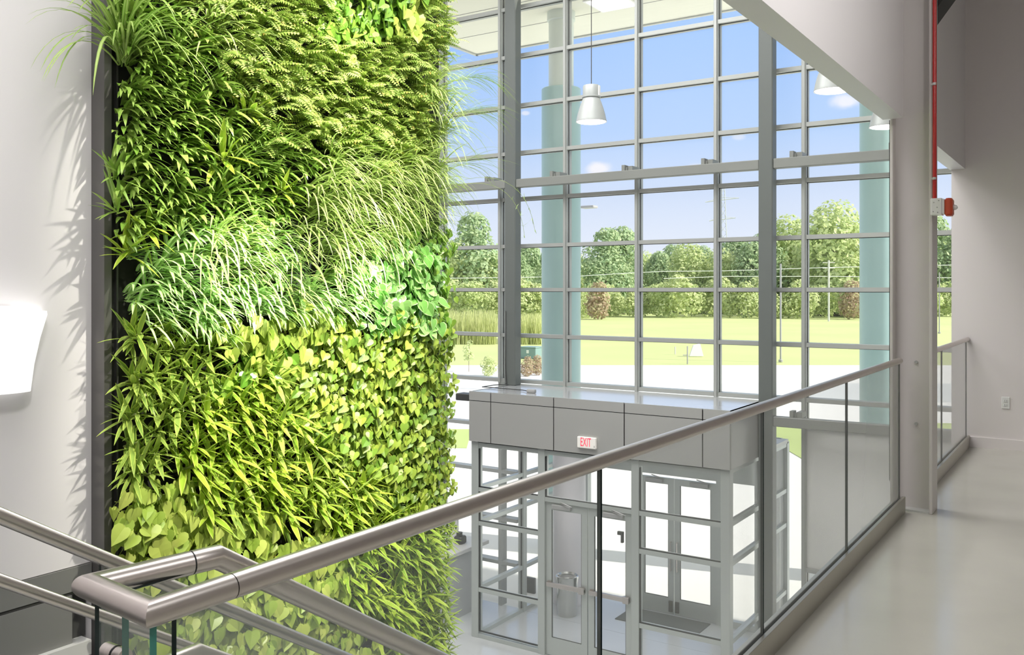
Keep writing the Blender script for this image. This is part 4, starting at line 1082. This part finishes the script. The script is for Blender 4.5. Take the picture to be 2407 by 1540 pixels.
# ------------------------------------------------------------------ sky, sun, fill lights
w = bpy.data.worlds.new('sky'); sc.world = w; w.use_nodes = True
nt = w.node_tree; nt.nodes.clear()
out = nt.nodes.new('ShaderNodeOutputWorld'); bg = nt.nodes.new('ShaderNodeBackground')
tc = nt.nodes.new('ShaderNodeTexCoord'); sp = nt.nodes.new('ShaderNodeSeparateXYZ'); nt.links.new(tc.outputs['Generated'], sp.inputs[0])
cr = nt.nodes.new('ShaderNodeValToRGB'); nt.links.new(sp.outputs[2], cr.inputs[0])
el = cr.color_ramp.elements
el[0].position = 0.0; el[0].color = (.86, .90, 1, 1)
el[1].position = 1.0; el[1].color = (1.0, 1.0, 1.0, 1)
for p_, c_ in ((.05, (.80, .87, 1.0)), (.11, (.66, .78, 1.0)), (.17, (.48, .67, 1.0)), (.27, (.35, .57, 1.0)), (.36, (.36, .58, 1.0)), (.5, (.85, .90, 1.0))):
    e = el.new(p_); e.color = (*c_, 1)
# a few small clouds, each a noisy patch around its own direction
prev = cr.outputs[0]
nz = nt.nodes.new('ShaderNodeTexNoise'); nz.inputs['Scale'].default_value = 26; nz.inputs['Detail'].default_value = 7
nt.links.new(tc.outputs['Generated'], nz.inputs['Vector'])
for (px, py, rad, amt) in ((1408, 398, .030, .9), (1995, 240, .034, .8), (1235, 266, .010, .6), (1735, 322, .016, .45), (1635, 395, .02, .4)):
    d = ray(px, py).normalized()
    vs = nt.nodes.new('ShaderNodeVectorMath'); vs.operation = 'SUBTRACT'; vs.inputs[1].default_value = d
    nt.links.new(tc.outputs['Generated'], vs.inputs[0])
    sca = nt.nodes.new('ShaderNodeVectorMath'); sca.operation = 'MULTIPLY'; sca.inputs[1].default_value = (1, 1, 1.9)
    nt.links.new(vs.outputs[0], sca.inputs[0])
    ln = nt.nodes.new('ShaderNodeVectorMath'); ln.operation = 'LENGTH'; nt.links.new(sca.outputs[0], ln.inputs[0])
    ma = nt.nodes.new('ShaderNodeMath'); ma.operation = 'MULTIPLY_ADD'; ma.inputs[1].default_value = -1 / rad; ma.inputs[2].default_value = 0.55
    nt.links.new(ln.outputs['Value'], ma.inputs[0])
    a2 = nt.nodes.new('ShaderNodeMath'); a2.operation = 'ADD'; nt.links.new(ma.outputs[0], a2.inputs[0]); nt.links.new(nz.outputs[0], a2.inputs[1])
    mr = nt.nodes.new('ShaderNodeMapRange'); mr.interpolation_type = 'SMOOTHSTEP'
    mr.inputs[1].default_value = .45; mr.inputs[2].default_value = .85; mr.inputs[4].default_value = amt
    nt.links.new(a2.outputs[0], mr.inputs[0])
    mx = nt.nodes.new('ShaderNodeMix'); mx.data_type = 'RGBA'; mx.inputs[7].default_value = (.97, .96, 1, 1)
    nt.links.new(mr.outputs[0], mx.inputs[0]); nt.links.new(prev, mx.inputs[6]); prev = mx.outputs[2]
nt.links.new(prev, bg.inputs[0]); bg.inputs[1].default_value = 1.0
nt.links.new(bg.outputs[0], out.inputs[0])

def sun(dirv, strength, col=(1, .96, .88), ang=.6):
    l = bpy.data.lights.new('sun', 'SUN'); l.energy = strength; l.angle = math.radians(ang); l.color = col
    o = bpy.data.objects.new('sun', l); C.objects.link(o); o.rotation_euler = V(dirv).to_track_quat('Z', 'Y').to_euler(); o.location = (20, 0, 30)
sun((.80, .20, .58), 6.5)
def area(name, loc, target, sx, sy, power, col=(1, 1, 1), spread=180):
    l = bpy.data.lights.new(name, 'AREA'); l.shape = 'RECTANGLE'; l.size = sx; l.size_y = sy; l.energy = power; l.color = col; l.spread = math.radians(spread)
    o = bpy.data.objects.new(name, l); C.objects.link(o); o.location = loc
    o.rotation_euler = (V(loc) - V(target)).to_track_quat('Z', 'Y').to_euler(); return o
def spot(name, loc, target, power, deg, col=(1, 1, 1), blend=.5, size=.05):
    l = bpy.data.lights.new(name, 'SPOT'); l.energy = power; l.spot_size = math.radians(deg); l.spot_blend = blend; l.color = col; l.shadow_soft_size = size
    o = bpy.data.objects.new(name, l); C.objects.link(o); o.location = loc
    o.rotation_euler = (V(loc) - V(target)).to_track_quat('Z', 'Y').to_euler(); return o
# unseen fill lights added to brighten the atrium
area('ceiling_fill', (-3.0, -1.5, 7.3), (-3.0, -1.5, 0), 3, 3, 160)
area('ceiling_fill', (-3.0, 4, 7.3), (-3.0, 4, 0), 2.6, 4, 170)
area('ceiling_fill', (-5.5, 8, 7.3), (-5.5, 8, 0), 5, 3, 370)
area('lobby_fill', (-9, 6, 7.3), (-9, 6, 0), 5, 5, 380)  # added fill, lifts the ground level
area('lobby_fill', (-6, 11.5, -0.78), (-6, 11.5, -4), 2.5, .6, 30)  # added fill under the vestibule soffit, no fixture there
area('walkway_fill', (2.5, 2, 4.9), (2.5, 2, 0), 2, 4, 84)  # unseen fill added for the walkway
spot('bulkhead_fill', (1.6, 1.5, 4.2), (-1.2, 3.9, 3.7), 800, 52, (1, .97, .94), .9, .3)  # added spot that brightens the bulkhead face
# added fill spots without fixtures, aimed at the plants
for y, yt, z, p_, zl, cone in ((3.6, 4.2, 2.2, 2500, 6.0, 37), (4.9, 5.4, 3.0, 1400, 6.2, 36), (3.6, 4.2, 0.3, 800, 3.6, 46), (5.0, 5.4, 0.2, 600, 3.8, 46)):
    spot('plant_fill', (-1.55, y, zl), (-4.7, yt, z), p_, cone, (1, .965, .84), .8, .04)
spot('plant_fill', (-1.6, 4.6, 3.4), (-4.6, 3.75, 1.62), 2600, 14, (.97, 1, .94), .8, .03)  # narrow spot added to brighten the pale band
spot('plant_fill', (-1.6, 5.4, 3.4), (-4.6, 4.75, 1.60), 2400, 14, (.97, 1, .94), .8, .03)  # second added spot for the right part of the band
spot('wall_fill', (-1.7, 0.9, 4.6), (-4.8, 1.7, .0), 300, 80, (1, .98, .96), .9, .3)  # added fill that lifts the white left wall
sc.view_settings.view_transform = 'Standard'; sc.view_settings.look = 'None'
sc.view_settings.exposure = 0.0; sc.view_settings.gamma = 1.0
sc.view_settings.use_curve_mapping = False
sc.cycles.transparent_max_bounces = 32
sc.cycles.max_bounces = 10; sc.cycles.diffuse_bounces = 4; sc.cycles.glossy_bounces = 4; sc.cycles.transmission_bounces = 6
sc.cycles.caustics_reflective = False; sc.cycles.caustics_refractive = False
sc.cycles.sample_clamp_indirect = 6.0
